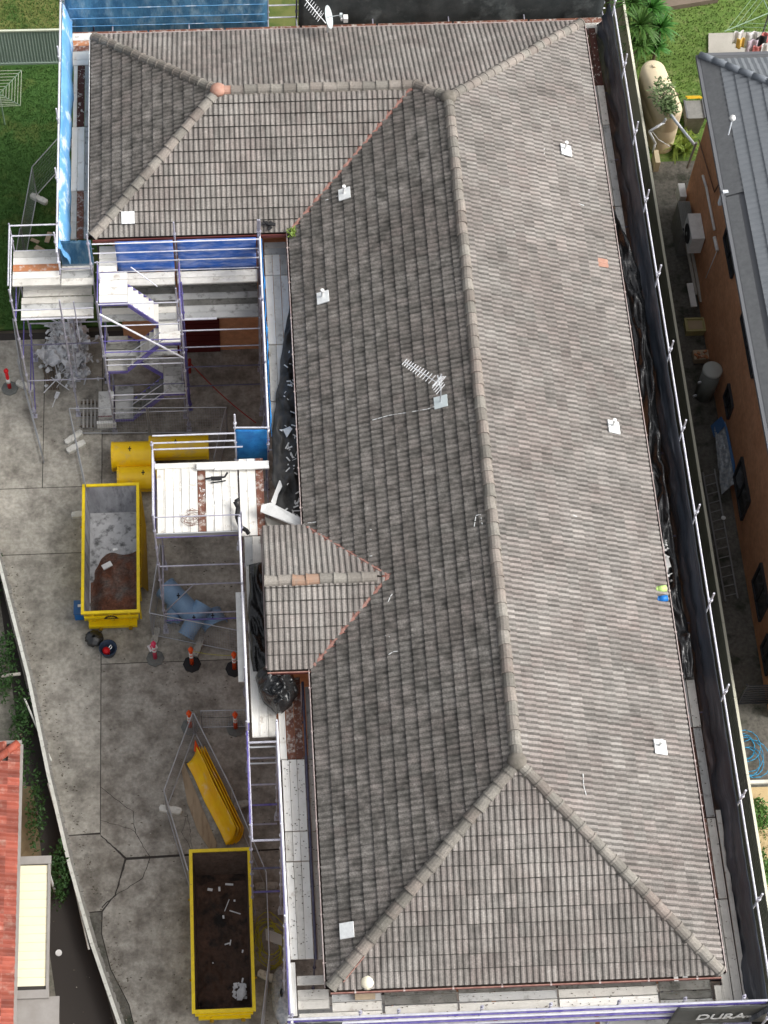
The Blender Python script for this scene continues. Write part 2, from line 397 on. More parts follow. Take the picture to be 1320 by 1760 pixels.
def leaf_cluster(mb, c, rad, n, size, aspect=.45, up=.3):
    for _ in range(n):
        while True:
            d = Vector((random.uniform(-1, 1), random.uniform(-1, 1), random.uniform(-1, 1)))
            if .25 < d.length < 1: break
        k = 1 + .35 * nse(d.x * 2 + c[0], d.y * 2 + c[1], d.z * 2)
        p = Vector(c) + Vector((d.x * rad[0], d.y * rad[1], d.z * rad[2])) * k
        a = Vector((random.uniform(-1, 1), random.uniform(-1, 1), random.uniform(-.6, .8))).normalized()
        nrm = (Vector((random.uniform(-1, 1), random.uniform(-1, 1), random.uniform(0, 1.5)))).normalized()
        b = a.cross(nrm).normalized(); L = size * random.uniform(.6, 1.4)
        mb.poly([p, p + a * L * .5 + b * L * aspect * .5, p + a * L, p + a * L * .5 - b * L * aspect * .5])

# ================================================================== SETTING: ground
g = MB(); g.poly([(-150, -100, -.10), (150, -100, -.10), (150, 160, -.10), (-150, 160, -.10)]); struct('ground', g, 'soil_ground')
g = MB(); g.prism([(-16.4, -12), (7.38, -12), (7.38, 23.2), (-16.4, 23.5)], -.09, -.012); drive = struct('driveway', g, 'joint_dark')
# concrete slabs of the driveway, joints left open between them
JX = -10.66
def slab(x0, x1, y0, y1, m='concrete_slab', hole=None):
    mb = MB(); e = .012; mb.prism([(x0 + e, y0 + e), (x1 - e, y0 + e), (x1 - e, y1 - e), (x0 + e, y1 - e)], -.011, .0)
    return mb.build('slab', m, drive)
wl = lambda y: -13.65 + (14.89 - y) * .259               # line of the low wall on the left
def slabp(pts, m='concrete_slab'):
    mb = MB(); mb.prism(pts, -.011, .0); return mb.build('slab', m, drive)
e = .012
slab(-16.4, -12.5, 17.7, 23.2, 'concrete_drive'); slab(-12.5, JX, 17.7, 23.2, 'concrete_drive'); slab(JX, -4.2, 17.7, 22.9, 'concrete_slab')
slab(-16.4, JX, 15.4, 17.7, 'concrete_drive'); slab(JX, -4.2, 11.68, 17.7, 'concrete_drive')
slabp([(-13.9, 15.4 - e), (JX - e, 15.4 - e), (JX - e, 6.5), (-11.72, 6.45)], 'concrete_drive')
slabp([(JX + e, 11.68 - e), (-4.2, 11.68 - e), (-4.2, 5.86), (-9.93, 5.74), (JX + e, 6.42)])
slabp([(-11.70, 6.43), (JX - e, 6.44), (-9.98, 5.70), (-10.24, 4.7), (-10.62, 4.24), (-11.1, 4.2)], 'concrete_slab')
slabp([(-9.93, 5.66), (-4.2, 5.82), (-4.2, -12), (-8.6, -12), (-9.62, .6), (-9.85, 1.6), (-10.35, 2.6), (-10.6, 3.6), (-10.58, 4.2), (-10.22, 4.7)], 'concrete_slab')
slabp([(-11.1, 4.17), (-10.62, 4.2), (-10.63, 3.6), (-10.38, 2.6), (-9.88, 1.6), (-9.65, .6), (-8.63, -12), (-9.6, -12), (-10.2, .9)], 'concrete_dark')
# cracks: narrow open lines running over the slabs
def crack(pts, wd=.016):
    mb = MB(); pts = [Vector((p[0], p[1], .003)) for p in pts]; q = []
    for a, b in zip(pts, pts[1:]):
        n = max(2, int((b - a).length / .09)); nrm = (b - a).normalized().cross(Vector((0, 0, 1)))
        for i in range(n): q.append(a.lerp(b, i / n) + nrm * .035 * nse(a.x * 9 + i * .7, a.y * 7))
    q.append(pts[-1])
    for a, b in zip(q, q[1:]):
        nrm = (b - a).normalized().cross(Vector((0, 0, 1))) * wd * random.uniform(.35, .7)
        mb.poly([a + nrm, a - nrm, b - nrm, b + nrm])
    return mb.build('crack', 'joint_dark', drive)
C = lambda *px: [P(x, y, 0) for x, y in px]
crack(C((173, 1353), (205, 1378), (228, 1395), (233, 1432), (258, 1474)))
crack(C((173, 1410), (225, 1425), (234, 1432)), .012)
crack(C((173, 1436), (215, 1474)), .03); crack(C((217, 1475), (204, 1520), (198, 1540), (175, 1560)), .03)
crack(C((258, 1474), (245, 1510), (198, 1540)), .018)
crack(C((322, 1400), (312, 1430), (318, 1440), (330, 1462)), .010); crack(C((322, 1400), (328, 1440), (331, 1465)), .010)
g = MB(); g.prism([(-60, 23.2), (-11.15, 23.65), (-4.9, 23.65), (-4.9, 34.7), (-60, 34.9)], -.09, .0); struct('back_lawn', g, 'lawn')
g = MB(); g.prism([(-60, 34.9), (-4.9, 34.72), (7.3, 34.6), (7.3, 80), (-60, 80)], -.09, .0); struct('far_lawn', g, 'lawn_dry')
g = MB(); g.prism([(-4.9, 23.65), (7.38, 23.65), (7.38, 34.6), (-4.9, 34.6)], -.09, -.004); struct('side_path', g, 'concrete_dark')
g = MB(); g.prism([(7.5, 2), (12, 2), (12, 29.6), (7.5, 29.6)], -.09, .0); struct('passage_path', g, 'concrete_dark')
g = MB(); g.prism([(7.5, 29.6), (60, 29.6), (60, 60), (7.5, 60)], -.09, .0); struct('neighbour_lawn', g, 'lawn_light')
g = MB(); g.prism([(7.5, -14), (20, -14), (20, 7.1), (7.5, 7.1)], -.08, .012); struct('sand_bed', g, 'sand')
g = MB(); g.prism([(-40, -14), (-9.4, -14), (-13.9, 15.2), (-40, 15.2)], -.085, -.006); struct('neighbour_yard', g, 'concrete_yard')

def blades(name, m, n, fn, h=.07):
    mb = MB()
    for _ in range(n):
        x, y = fn(); a = random.uniform(0, 6.28); l = h * random.uniform(.6, 1.6); s = .018
        t = Vector((random.uniform(-.5, .5) * l, random.uniform(-.5, .5) * l, l))
        p = Vector((x, y, 0)); d = Vector((math.cos(a) * s, math.sin(a) * s, 0))
        mb.poly([p - d, p + d, p + t])
    return tag(mb.build(name, m), kind='stuff')
def r_left():
    return random.uniform(-16.5, -11.2), random.uniform(23.7, 34.6)
tag(blades('grass', 'grass_blade', 22000, r_left), 'short green grass on the lawn left of the blue netting', 'grass')
tag(blades('grass', 'grass_blade', 6000, lambda: (random.uniform(-16.5, -11.5), random.uniform(34.9, 38.5))), 'patchy olive grass behind the sage metal fence', 'grass')
tag(blades('grass', 'grass_blade_light', 9000, lambda: (random.uniform(7.7, 14), random.uniform(31, 38.5))), 'bright green grass in the yard behind the grey roofed house', 'grass')

# ================================================================== THE TILED HOUSE
Wd, LL, W2, LW, TP, XK, YQ, GW = 9.3, 29.6136, 7.5515, 5.7585, .4793, 1.1925, 8.2757, 4.0339
HW = Wd / 2; h1 = HW * TP; h2 = W2 / 2 * TP; h3 = GW / 2 * TP
V = lambda x, y, z: Vector((x, y, EZ + z))
rp = dict(C=V(HW, 0, 0), D=V(-HW, 0, 0), B=V(HW, LL, 0), A=V(-HW - LW, LL, 0), E=V(-HW - LW, LL - W2, 0), F=V(-HW, LL - W2, 0),
          J=V(0, HW, h1), I=V(0, LL - HW, h1), H=V(-HW + W2 / 2, LL - W2 / 2, h2), G=V(-HW - LW + W2 / 2, LL - W2 / 2, h2),
          Q=V(-HW, YQ, 0), P=V(-HW, YQ + GW, 0), K=V(-HW - XK, YQ + GW, 0), L=V(-HW - XK, YQ, 0), M=V(-HW - XK, YQ + GW / 2, h3), N=V(-HW + GW / 2, YQ + GW / 2, h3))
rp['Hn'] = V(rp['H'].x, LL, 0)
house = thing('brick_house', 'large brick house under repair with a weathered grey concrete tile hip roof', 'house', (0, 15, 0))
roof_mb = MB()
for k in ('DFHIJ', 'CJIB', 'DCJ', 'EFHG', 'AGE'): roof_mb.poly([rp[c] for c in k])
roof_mb.poly([rp['A'], rp['Hn'], rp['H'], rp['G']]); roof_mb.poly([rp['Hn'], rp['B'], rp['I'], rp['H']])
roof_mb.poly([rp['K'], rp['P'], rp['N'], rp['M']]); roof_mb.poly([rp['L'], rp['M'], rp['N'], rp['Q']])
roof = roof_mb.build('roof', 'underlay', house)
TG, TW, NS = .345, .30, 8
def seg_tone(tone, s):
    """segments in the grooves between the rolls are toned darker, those on the crests lighter"""
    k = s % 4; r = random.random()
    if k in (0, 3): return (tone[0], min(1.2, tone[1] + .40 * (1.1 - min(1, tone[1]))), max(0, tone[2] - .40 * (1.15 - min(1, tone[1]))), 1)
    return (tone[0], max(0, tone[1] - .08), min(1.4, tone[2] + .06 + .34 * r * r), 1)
HEAD = .025      # strip at a tile's head, painted dark as shade under the next nose
LIP = (-1, 1, .3, 1); AMP, BASE, LIFT = .031, .018, .042  # LIP: dark tone painting the shadow gap at each tile nose
def hz(u, v):
    """height of the tile surface over the roof plane; u along the eave, v up the slope"""
    fu = (u / .15) % 1.0; fv = (v / TG) - math.floor(v / TG + 1e-9)
    return .022 + AMP * abs(math.sin(math.pi * fu)) ** .8 + LIFT * (1 - fv)
def clip(poly, cl):
    out = poly
    for (ax, ay), (bx, by) in zip(cl, cl[1:] + cl[:1]):
        if not out: return out
        nx, ny = -(by - ay), bx - ax; inp = out; out = []
        for i in range(len(inp)):
            p, q = inp[i], inp[(i + 1) % len(inp)]
            dp = (p[0] - ax) * nx + (p[1] - ay) * ny; dq = (q[0] - ax) * nx + (q[1] - ay) * ny
            if dp >= 0: out.append(p)
            if (dp > 0 and dq < 0) or (dp < 0 and dq > 0):
                t = dp / (dp - dq); out.append((p[0] + (q[0] - p[0]) * t, p[1] + (q[1] - p[1]) * t))
    return out
def inside(pt, cl):
    for (ax, ay), (bx, by) in zip(cl, cl[1:] + cl[:1]):
        if (pt[0] - ax) * -(by - ay) + (pt[1] - ay) * (bx - ax) < 1e-4: return False
    return True
FULL = []                       # every whole tile: (size seen, face, i, j, tone)
stuff = MB()
def tile_face(O, A, polys, lich, over=.05, head=.55):
    U = (A - O).normalized(); Z = Vector((0, 0, 1)); pl = []
    Vv = None
    for p in polys[0]:
        d = p - O; q = d - U * d.dot(U)
        if q.length > .5: Vv = q.normalized(); break
    Nn = U.cross(Vv)
    if Nn.z < 0: U = -U; Nn = U.cross(Vv)
    for poly in polys:
        q = [((p - O).dot(U), (p - O).dot(Vv)) for p in poly]
        q = [(a, b if b > .01 else -over) for a, b in q]
        s = sum(q[i][0] * q[(i + 1) % len(q)][1] - q[(i + 1) % len(q)][0] * q[i][1] for i in range(len(q)))
        if s < 0: q = q[::-1]
        pl.append(q)
    us = [a for q in pl for a, b in q]; vs = [b for q in pl for a, b in q]
    i0, i1 = math.floor(min(us) / TW), math.ceil(max(us) / TW); j1 = math.ceil(max(vs) / TG)
    X = lambda u, v, z: O + U * u + Vv * v + Nn * z
    fid = round(O.x * 3 + O.y)
    for j in range(0, j1):
        for i in range(i0, i1):
            u0, v0 = i * TW, j * TG
            rnd = random.random(); c0 = X(u0 + .15, v0 + .17, 0)
            big = .5 + .5 * nse(c0.x * .45, c0.y * .3, 3.1) + .25 * nse(c0.x * 1.7, c0.y * 1.7, 9)
            val = min(1, max(0, .42 * random.random() + .30 * big + .16))
            lc = min(1, max(0, lich + .22 * nse(c0.x * .35, c0.y * .22, 7.7) + random.uniform(-.16, .16)))
            tone = (min(1, max(0, .65 * rnd + .4 * nse(c0.x * .6, c0.y * .6, 5) + .15)), lc, val, 1)
            quad = [(u0, v0 - (over if j == 0 else 0)), (u0 + TW, v0 - (over if j == 0 else 0)), (u0 + TW, v0 + TG), (u0, v0 + TG)]
            for q in pl:
                if all(inside(p, q) for p in quad):
                    sz = abs((CC - c0).normalized().dot(Nn)) / (CC - c0).length_squared
                    FULL.append((sz, (O, U, Vv, Nn), i, j, tone, head)); break
            else:
                jz = random.uniform(-.003, .003)
                for q in pl:
                    if not clip(quad, q): continue
                    for s in range(NS):
                        a, b = u0 + TW * s / NS, u0 + TW * (s + 1) / NS
                        vb = v0 - (over if j == 0 else 0)
                        c = clip([(a, vb), (b, vb), (b, v0 + TG), (a, v0 + TG)], q)
                        if len(c) < 3: continue
                        def h(u, v):
                            fu = 0 if (abs(u - u0) < 1e-6 or abs(u - u0 - TW) < 1e-6) else abs(math.sin(math.pi * ((u - u0) / .15))) ** .8
                            return BASE + AMP * fu + LIFT * (1 - max(0, (v - v0)) / TG) + jz
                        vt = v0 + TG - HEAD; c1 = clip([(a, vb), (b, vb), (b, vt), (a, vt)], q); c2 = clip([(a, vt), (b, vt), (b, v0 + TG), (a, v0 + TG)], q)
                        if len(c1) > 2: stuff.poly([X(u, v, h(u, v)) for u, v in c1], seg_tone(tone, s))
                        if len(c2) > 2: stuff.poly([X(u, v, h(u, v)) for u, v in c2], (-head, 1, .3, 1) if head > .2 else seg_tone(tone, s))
                        low = [p for p in c if abs(p[1] - vb) < 1e-6]
                        if len(low) >= 2:
                            l, r = min(low), max(low)
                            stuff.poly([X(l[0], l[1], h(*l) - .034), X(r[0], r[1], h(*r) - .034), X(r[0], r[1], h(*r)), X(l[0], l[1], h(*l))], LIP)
def emit_full(mb, X, u0, v0, tone, over, jz=0.0, head=.75):
    hh = [BASE + AMP * abs(math.sin(math.pi * (s / NS * 2))) ** .8 for s in range(NS + 1)]; vb = v0 - over
    for s in range(NS):
        a, b = u0 + TW * s / NS, u0 + TW * (s + 1) / NS; za, zb = hh[s] + jz, hh[s + 1] + jz
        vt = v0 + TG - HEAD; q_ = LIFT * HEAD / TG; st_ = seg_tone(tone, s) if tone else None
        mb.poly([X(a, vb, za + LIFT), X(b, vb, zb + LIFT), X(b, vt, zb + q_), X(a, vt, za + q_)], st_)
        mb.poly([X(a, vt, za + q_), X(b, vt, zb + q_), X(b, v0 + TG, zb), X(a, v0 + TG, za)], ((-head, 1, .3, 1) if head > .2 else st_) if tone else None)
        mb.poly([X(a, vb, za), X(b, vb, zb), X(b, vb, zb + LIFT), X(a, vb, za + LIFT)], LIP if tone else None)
G_ = rp
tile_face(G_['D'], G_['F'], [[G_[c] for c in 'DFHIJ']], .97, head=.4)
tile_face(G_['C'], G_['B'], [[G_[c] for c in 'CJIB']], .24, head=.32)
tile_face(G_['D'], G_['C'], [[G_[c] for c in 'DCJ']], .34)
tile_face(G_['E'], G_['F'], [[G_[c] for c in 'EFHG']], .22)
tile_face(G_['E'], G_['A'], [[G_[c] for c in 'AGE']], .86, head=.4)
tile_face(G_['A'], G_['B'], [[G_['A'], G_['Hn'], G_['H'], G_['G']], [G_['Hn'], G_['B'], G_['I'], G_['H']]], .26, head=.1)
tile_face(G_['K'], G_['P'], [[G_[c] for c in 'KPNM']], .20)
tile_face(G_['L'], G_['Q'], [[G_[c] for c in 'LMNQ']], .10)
FULL.sort(key=lambda t: -t[0])
TCACHE = {}
for n, (sz, fr, i, j, tone, head) in enumerate(FULL):
    O, U, Vv, Nn = fr
    if n < 300:
        ov = .05 if j == 0 else 0
        tq = (round(tone[0] * 3) / 3, round(tone[1] * 4) / 4, round(tone[2] * 4) / 4, 1); key = (tq, ov, n % 4, head)
        if key not in TCACHE:
            mb = MB(); emit_full(mb, lambda u, v, z: Vector((u, v, z)), 0, 0, tq, ov, 0, head); TCACHE[key] = mb.mesh('tile', 'roof_tile_concrete')
        o = inst('tile', TCACHE[key], roof, O + U * (i * TW) + Vv * (j * TG) + Nn * random.uniform(-.004, .007) + U * random.uniform(-.004, .004) + Vv * random.uniform(-.008, .004))
        o.rotation_euler = Matrix((U, Vv, Nn)).transposed().to_euler(); o.rotation_euler.z += random.uniform(-.012, .012)
    else:
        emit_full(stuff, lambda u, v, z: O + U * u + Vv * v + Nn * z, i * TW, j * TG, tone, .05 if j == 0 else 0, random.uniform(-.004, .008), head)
tag(stuff.build('roof_tiles', 'roof_tile_concrete', roof), kind='stuff')

# ridge and hip caps, each bedded on a line of mortar
def cap_mesh(mname, tone):
    key = ('cap', mname, tone)
    if key in CACHE: return CACHE[key]
    mb = MB(); prof = [(-.150, -.035), (-.128, .035), (-.075, .085), (0, .105), (.075, .085), (.128, .035), (.150, -.035)]
    secs = [(0, 1.10, .012), (.05, 1.10, .012), (.055, 1.0, 0), (.40, .93, -.004)]
    m = 0
    for x, s, dz in secs:
        for a, b in prof: mb.v.append((x, a * s, b * s + dz))
    for k in range(3):
        for i in range(6): mb.f.append([k * 7 + i + 1, k * 7 + i, k * 7 + 7 + i, k * 7 + 8 + i])
    mb.f.append(list(range(7))); mb.f.append([21 + i for i in range(7)][::-1])
    mb.c = [tone] * len(mb.f)
    CACHE[key] = mb.mesh('ridge_cap', mname); return CACHE[key]
def caps(a, b, m='ridge_tile_concrete', lich=.4, special=None, zoff=.045):
    d = (b - a); n = max(1, round(d.length / .375)); k = d.normalized(); s = k.cross(Vector((0, 0, 1))).normalized(); up = s.cross(k)
    rot = Matrix((k, -s, up)).transposed().to_euler()
    for i in range(n):
        mm = m
        if special and i in special: mm = special[i]
        tone = (random.choice((0, .33, .66, 1)), lich, random.choice((.25, .5, .75)), 1)
        o = inst('ridge_cap', cap_mesh(mm, tone), roof, a + d * (i / n) + up * (zoff + random.uniform(-.008, .014)) + s * random.uniform(-.012, .012))
        o.rotation_euler = rot
        o.rotation_euler.z += random.uniform(-.045, .045)
    mb = MB(); q = up * .045
    for sgn in (1, -1): mb.poly([a + s * .165 * sgn - q * .4, b + s * .165 * sgn - q * .4, b + s * .05 * sgn + q * 1.6, a + s * .05 * sgn + q * 1.6])
    mb.build('ridge_mortar', 'ridge_tile_concrete_bed', roof)
mat('ridge_tile_concrete_bed', (.20, .18, .155), (.13, .12, .10), 6, .95, bump=.5, bscale=20)
caps(rp['D'], rp['J'], lich=.55); caps(rp['C'], rp['J'], lich=.2, special={0: 'ridge_tile_concrete'})
caps(rp['J'], rp['I'], lich=.35); caps(rp['B'], rp['I'], lich=.15)
caps(rp['A'], rp['G'], lich=.75); caps(rp['E'], rp['G'], lich=.25)
caps(rp['G'], rp['H'], lich=.25, special={0: 'terracotta'}); caps(rp['H'], rp['I'], lich=.4)
caps(rp['M'], rp['N'] - Vector((.35, 0, 0)), lich=.1, special={2: 'ridge_orange', 3: 'ridge_orange'}, zoff=.05)
for c in 'JIG':        # junction caps where three lines meet
    mb = MB(); p = rp[c] + Vector((0, 0, .12)); mb.lathe([(.24, -.12), (.22, -.02), (.14, .05), (.03, .07)], p, 12)
    mb.build('ridge_cap', 'terracotta' if c == 'G' else 'ridge_tile_concrete_bed', roof, True)
# valleys: red flashing with a broken mortar edge
def valley(a, b, w=.075):
    mb = MB(); n = 60; prev = None; d = (b - a).normalized(); s = d.cross(Vector((0, 0, 1))).normalized()
    for i in range(n + 1):
        t = i / n; c = a.lerp(b, t) + Vector((0, 0, .085 + .015 * nse(i * .7, 1))) + s * .03 * nse(i * .45, 3)
        ww = w * (1 + .5 * nse(i * .8, 5)); cur = [c - s * ww - Vector((0, 0, .05)), c - s * ww * .4, c + s * ww * .4, c + s * ww - Vector((0, 0, .05))]
        if prev:
            for k in range(3): mb.poly([prev[k], prev[k + 1], cur[k + 1], cur[k]])
        prev = cur
    mb.build('valley_flashing', 'mortar_pink', roof)
    mb = MB(); q = s * .10; z = Vector((0, 0, .062))
    mb.poly([a - q * 1.15 + z, a + q * 1.15 + z, b + q * 1.15 + z, b - q * 1.15 + z]); mb.build('valley_flashing', 'valley_metal', roof)
valley(rp['F'] + Vector((0, 0, 0)), rp['H']); valley(rp['Q'], rp['N']); valley(rp['P'], rp['N'], .05)
# replaced terracotta tile near the right eave
p = P(1044, 460, EZ + .25); mb = MB()
n_ = Vector((TP, 0, 1)).normalized(); u_ = Vector((0, 1, 0)); v_ = n_.cross(u_)
if v_.z < 0: v_ = -v_
emit_full(mb, lambda u, v, z: p + u_ * u + v_ * v + n_ * (z + .0), 0, 0, None, 0)
mb.c = []
x_ = 4.65 - p.x; p.z = EZ + x_ * TP + .03
mb = MB(); emit_full(mb, lambda u, v, z: p + u_ * u + v_ * v + n_ * z, 0, 0, None, 0); mb.build('tile', 'terracotta', roof)['label'] = 'terracotta coloured replacement tile'

# gutters, fascias, soffits, walls
def gutter(a, b, out, m_lip='gutter_lip', m_face='gutter_red', brackets=True):
    a = Vector(a); b = Vector(b); o = Vector(out); d = (b - a).normalized(); Z = Vector((0, 0, 1))
    mb = MB(); pr = [(.0, -.02), (.0, -.13), (.11, -.13), (.115, -.01)]
    P0 = [a + o * (x + .01) + Z * z for x, z in pr]; P1 = [b + o * (x + .01) + Z * z for x, z in pr]
    for k in range(3): mb.poly([P0[k], P0[k + 1], P1[k + 1], P1[k]])
    gt = mb.build('gutter', 'gutter_inside', house)
    mb = MB(); c0 = a + o * .13 + Z * -.06; c1 = b + o * .13 + Z * -.06; m = (c0 + c1) / 2; ln = (b - a).length
    rot = Matrix.Rotation(math.atan2(d.y, d.x), 3, 'Z'); mb.box(m, (ln, .012, .12), rot); mb.build('gutter_front', m_face, gt)
    mb = MB(); mb.tube(c0 + Z * .062, c1 + Z * .062, .017, 6); mb.build('gutter_lip', m_lip, gt)
    if brackets:
        mb = MB(); n = int(ln / 1.15)
        for i in range(n): q = a.lerp(b, (i + .5) / n); mb.box(q + o * .08 + Z * .02, (.03, .03, .02)); mb.box(q + o * .135 + Z * .005, (.045, .045, .03))
        tag(mb.build('brackets', 'gutter_lip', gt), kind='stuff')
    mb = MB(); m = (a + b) / 2 - o * .01 + Z * -.13; mb.box(m, (ln, .02, .22), rot); mb.build('fascia', 'gutter_red', house)
F_, Q_, P_ = rp['F'], rp['Q'], rp['P']
gutter(rp['D'], rp['Q'], (-1, 0, 0)); gutter(rp['P'], rp['F'], (-1, 0, 0)); gutter(rp['D'], rp['C'], (0, -1, 0), 'mortar_pink')
gutter(rp['C'], rp['B'], (1, 0, 0)); gutter(rp['A'], rp['B'], (0, 1, 0), 'gutter_lip', brackets=False)
gutter(rp['E'], rp['A'], (-1, 0, 0), 'white_paint', brackets=False); gutter(rp['E'], rp['F'], (0, -1, 0), 'gutter_red', brackets=False)
gutter(rp['L'], rp['Q'], (0, -1, 0), 'mortar_pink', brackets=False)
mb = MB(); mb.box((-HW - XK - .02, YQ + GW / 2, EZ - .02), (.03, GW, .12)); mb.build('barge_board', 'gutter_lip', house)
mb = MB()
for pg in ([(-HW, 0), (HW, 0), (HW, LL), (-HW - LW, LL), (-HW - LW, LL - W2), (-HW, LL - W2)],): mb.prism(pg, EZ - .25, EZ - .21)
mb.build('soffit', 'soffit_paint', house)
mb = MB(); i_ = .5; mb.prism([(-HW + i_, i_), (HW - i_, i_), (HW - i_, LL - i_), (-HW - LW + i_, LL - i_), (-HW - LW + i_, LL - W2 + i_), (-HW + i_, LL - W2 + i_)], 0, EZ - .26)
mb.build('wall', 'brick_orange', house)
mb = MB(); mb.prism([(-HW - XK + .25, YQ + .3), (-HW + i_ - .01, YQ + .3), (-HW + i_ - .01, YQ + GW - .3), (-HW - XK + .25, YQ + GW - .3)], 0, EZ - .26); mb.build('porch_wall', 'brick_orange', house)
yw = LL - W2 + i_
ga = P(300, 600, 0).x; gb = P(379, 600, 0).x
dr = thing('tmp', None, None); bpy.data.objects.remove(dr)
door = MB(); door.box(((ga + gb) / 2, yw - .03, 1.15), (gb - ga, .06, 2.3)); door = door.build('garage_door', 'door_maroon', house)
for k in range(7):
    mb = MB(); mb.box(((ga + gb) / 2, yw - .07, .17 + k * .33), (gb - ga - .04, .02, .30)); mb.build('door_panel', 'door_maroon', door)
def window(parent, c, wd, ht, axis, m='frame_dark', nrm=-1):
    """window in a wall; axis 'x' = the wall runs along x"""
    mb = MB(); fr = .06
    for a, b, sx, sz in ((0, ht / 2, wd, fr), (0, -ht / 2, wd, fr), (-wd / 2, 0, fr, ht), (wd / 2, 0, fr, ht), (0, 0, .04, ht)):
        mb.box((c[0] + (a if axis == 'x' else nrm * .02), c[1] + (a if axis == 'y' else nrm * .02), c[2] + b), (sx if axis == 'x' else .09, sx if axis == 'y' else .09, sz))
    f = mb.build('window', m, parent)
    mb = MB(); mb.box((c[0] + (nrm * .01 if axis == 'y' else 0), c[1] + (nrm * .01 if axis == 'x' else 0), c[2]), (wd - .05 if axis == 'x' else .03, wd - .05 if axis == 'y' else .03, ht - .05))
    mb.build('pane', 'glass_dark', f); return f
window(house, (-7.0, yw - .01, 4.9), 1.8, 1.2, 'x'); window(house, (-3, .49, 4.9), 1.8, 1.2, 'x'); window(house, (2, .49, 4.9), 1.8, 1.2, 'x')
for y in (3, 8, 14, 20): window(house, (HW - .49, y, 4.9), 1.5, 1.2, 'y', nrm=1)
# white flashing patches with a short stub, one set in each of nine places
def patch(px, py, side, stub=True, sc=1.0):
    """side: which roof plane ('E','W','S','w')"""
    n, base = {'E': (Vector((TP, 0, 1)), lambda q: EZ + (HW - q.x) * TP), 'W': (Vector((-TP, 0, 1)), lambda q: EZ + (q.x + HW) * TP),
               'S': (Vector((0, -TP, 1)), lambda q: EZ + q.y * TP), 'w': (Vector((0, -TP, 1)), lambda q: EZ + (q.y - LL + W2) * TP)}[side]
    z = EZ + 1
    for _ in range(12): q = P(px, py, z); z = base(q) + .115
    n = n.normalized(); q = P(px, py, z); u = Vector((0, 1, 0)) if side in 'EW' else Vector((1, 0, 0)); v = n.cross(u)
    mb = MB(); s = .19 * sc; NN = 8
    mb.grid(lambda a, b: q + u * (a - .5) * 2 * s + v * (b - .5) * 1.9 * s + n * (.012 + .006 * abs(math.sin(a * math.pi * 2.5))), NN, 6)
    mb.grid(lambda a, b: q + u * (a - .5) * 2 * s + v * (.5 - b) * 1.9 * s - n * .02, 1, 1)
    for e0, e1 in (((-s, -s * .95), (s, -s * .95)), ((s, -s * .95), (s, s * .95)), ((s, s * .95), (-s, s * .95)), ((-s, s * .95), (-s, -s * .95))):
        p0 = q + u * e0[0] + v * e0[1]; p1 = q + u * e1[0] + v * e1[1]; mb.poly([p0 - n * .02, p1 - n * .02, p1 + n * .014, p0 + n * .014])
    f = mb.build('vent_flashing', 'flashing_white', house)
    if stub:
        mb = MB(); c = q + u * .03 + v * .02; mb.tube(c, c + Vector((0, 0, .30)), .035, 10); mb.tube(c + Vector((0, 0, .27)), c + Vector((0, 0, .33)), .055, 10)
        mb.build('vent_pipe', 'white_plastic', f)
    return q
for a in ((220, 374, 'w', False), (592, 333, 'W', True), (555, 511, 'W', True), (973, 258, 'E', True), (1055, 734, 'E', True), (1135, 1284, 'E', True), (596, 1599, 'W', False)): patch(*a, sc=1.0)

# ================================================================== SCAFFOLDS
Y = lambda px, py, z=6.2: P(px, py, z).y
X_ = lambda px, py, z=6.2: P(px, py, z).x
DZ = 6.2
def rail(p, q, m, par, name='ledger', r=.024): return rod(name, p, q, r, m, par, 7)
def net(name, pts, z0, z1, m, label, cat='netting', amp=.06, nv=14, step=.25, group=None, freq=1.0, sag=.0, thick=.012, fold=0.0, bulge=0.0):
    """mesh sheet lashed along a line of scaffold: pts is its top line in plan, hanging from z1 to z0"""
    seg = []
    for a, b in zip(pts, pts[1:]):
        a = Vector(a).to_3d(); b = Vector(b).to_3d(); n = max(1, int((b - a).length / step))
        nr = (b - a).normalized().cross(Vector((0, 0, 1)))
        for i in range(n): seg.append((a.lerp(b, i / n), nr))
    seg.append((Vector(pts[-1]).to_3d(), nr))
    mb = MB(); n = len(seg) - 1
    def fn(u, v):
        k = min(n, int(round(u * n))); p, nr = seg[k]; L_ = p.x + p.y
        z = z1 + (z0 - z1) * v
        off = amp * (nse(L_ * freq * 1.1, z * .5, 1) * .8 + .6 * nse(L_ * freq * 3.3, z * .9, 4)) * min(1, v * 4 + .15)
        off += fold * ridged(L_ * .28, z * 2.6, 3) * min(1, v * 6) + bulge * min(1, v * 3.5)
        q = p + nr * off; return Vector((q.x, q.y, z - sag * math.sin(math.pi * (k % 8) / 8) * (1 - v) * .5))
    mb.grid(fn, n, nv)
    o = mb.build(name, m, None, True); o.modifiers.new('thickness', 'SOLIDIFY').thickness = thick
    return tag(o, label, cat, group)

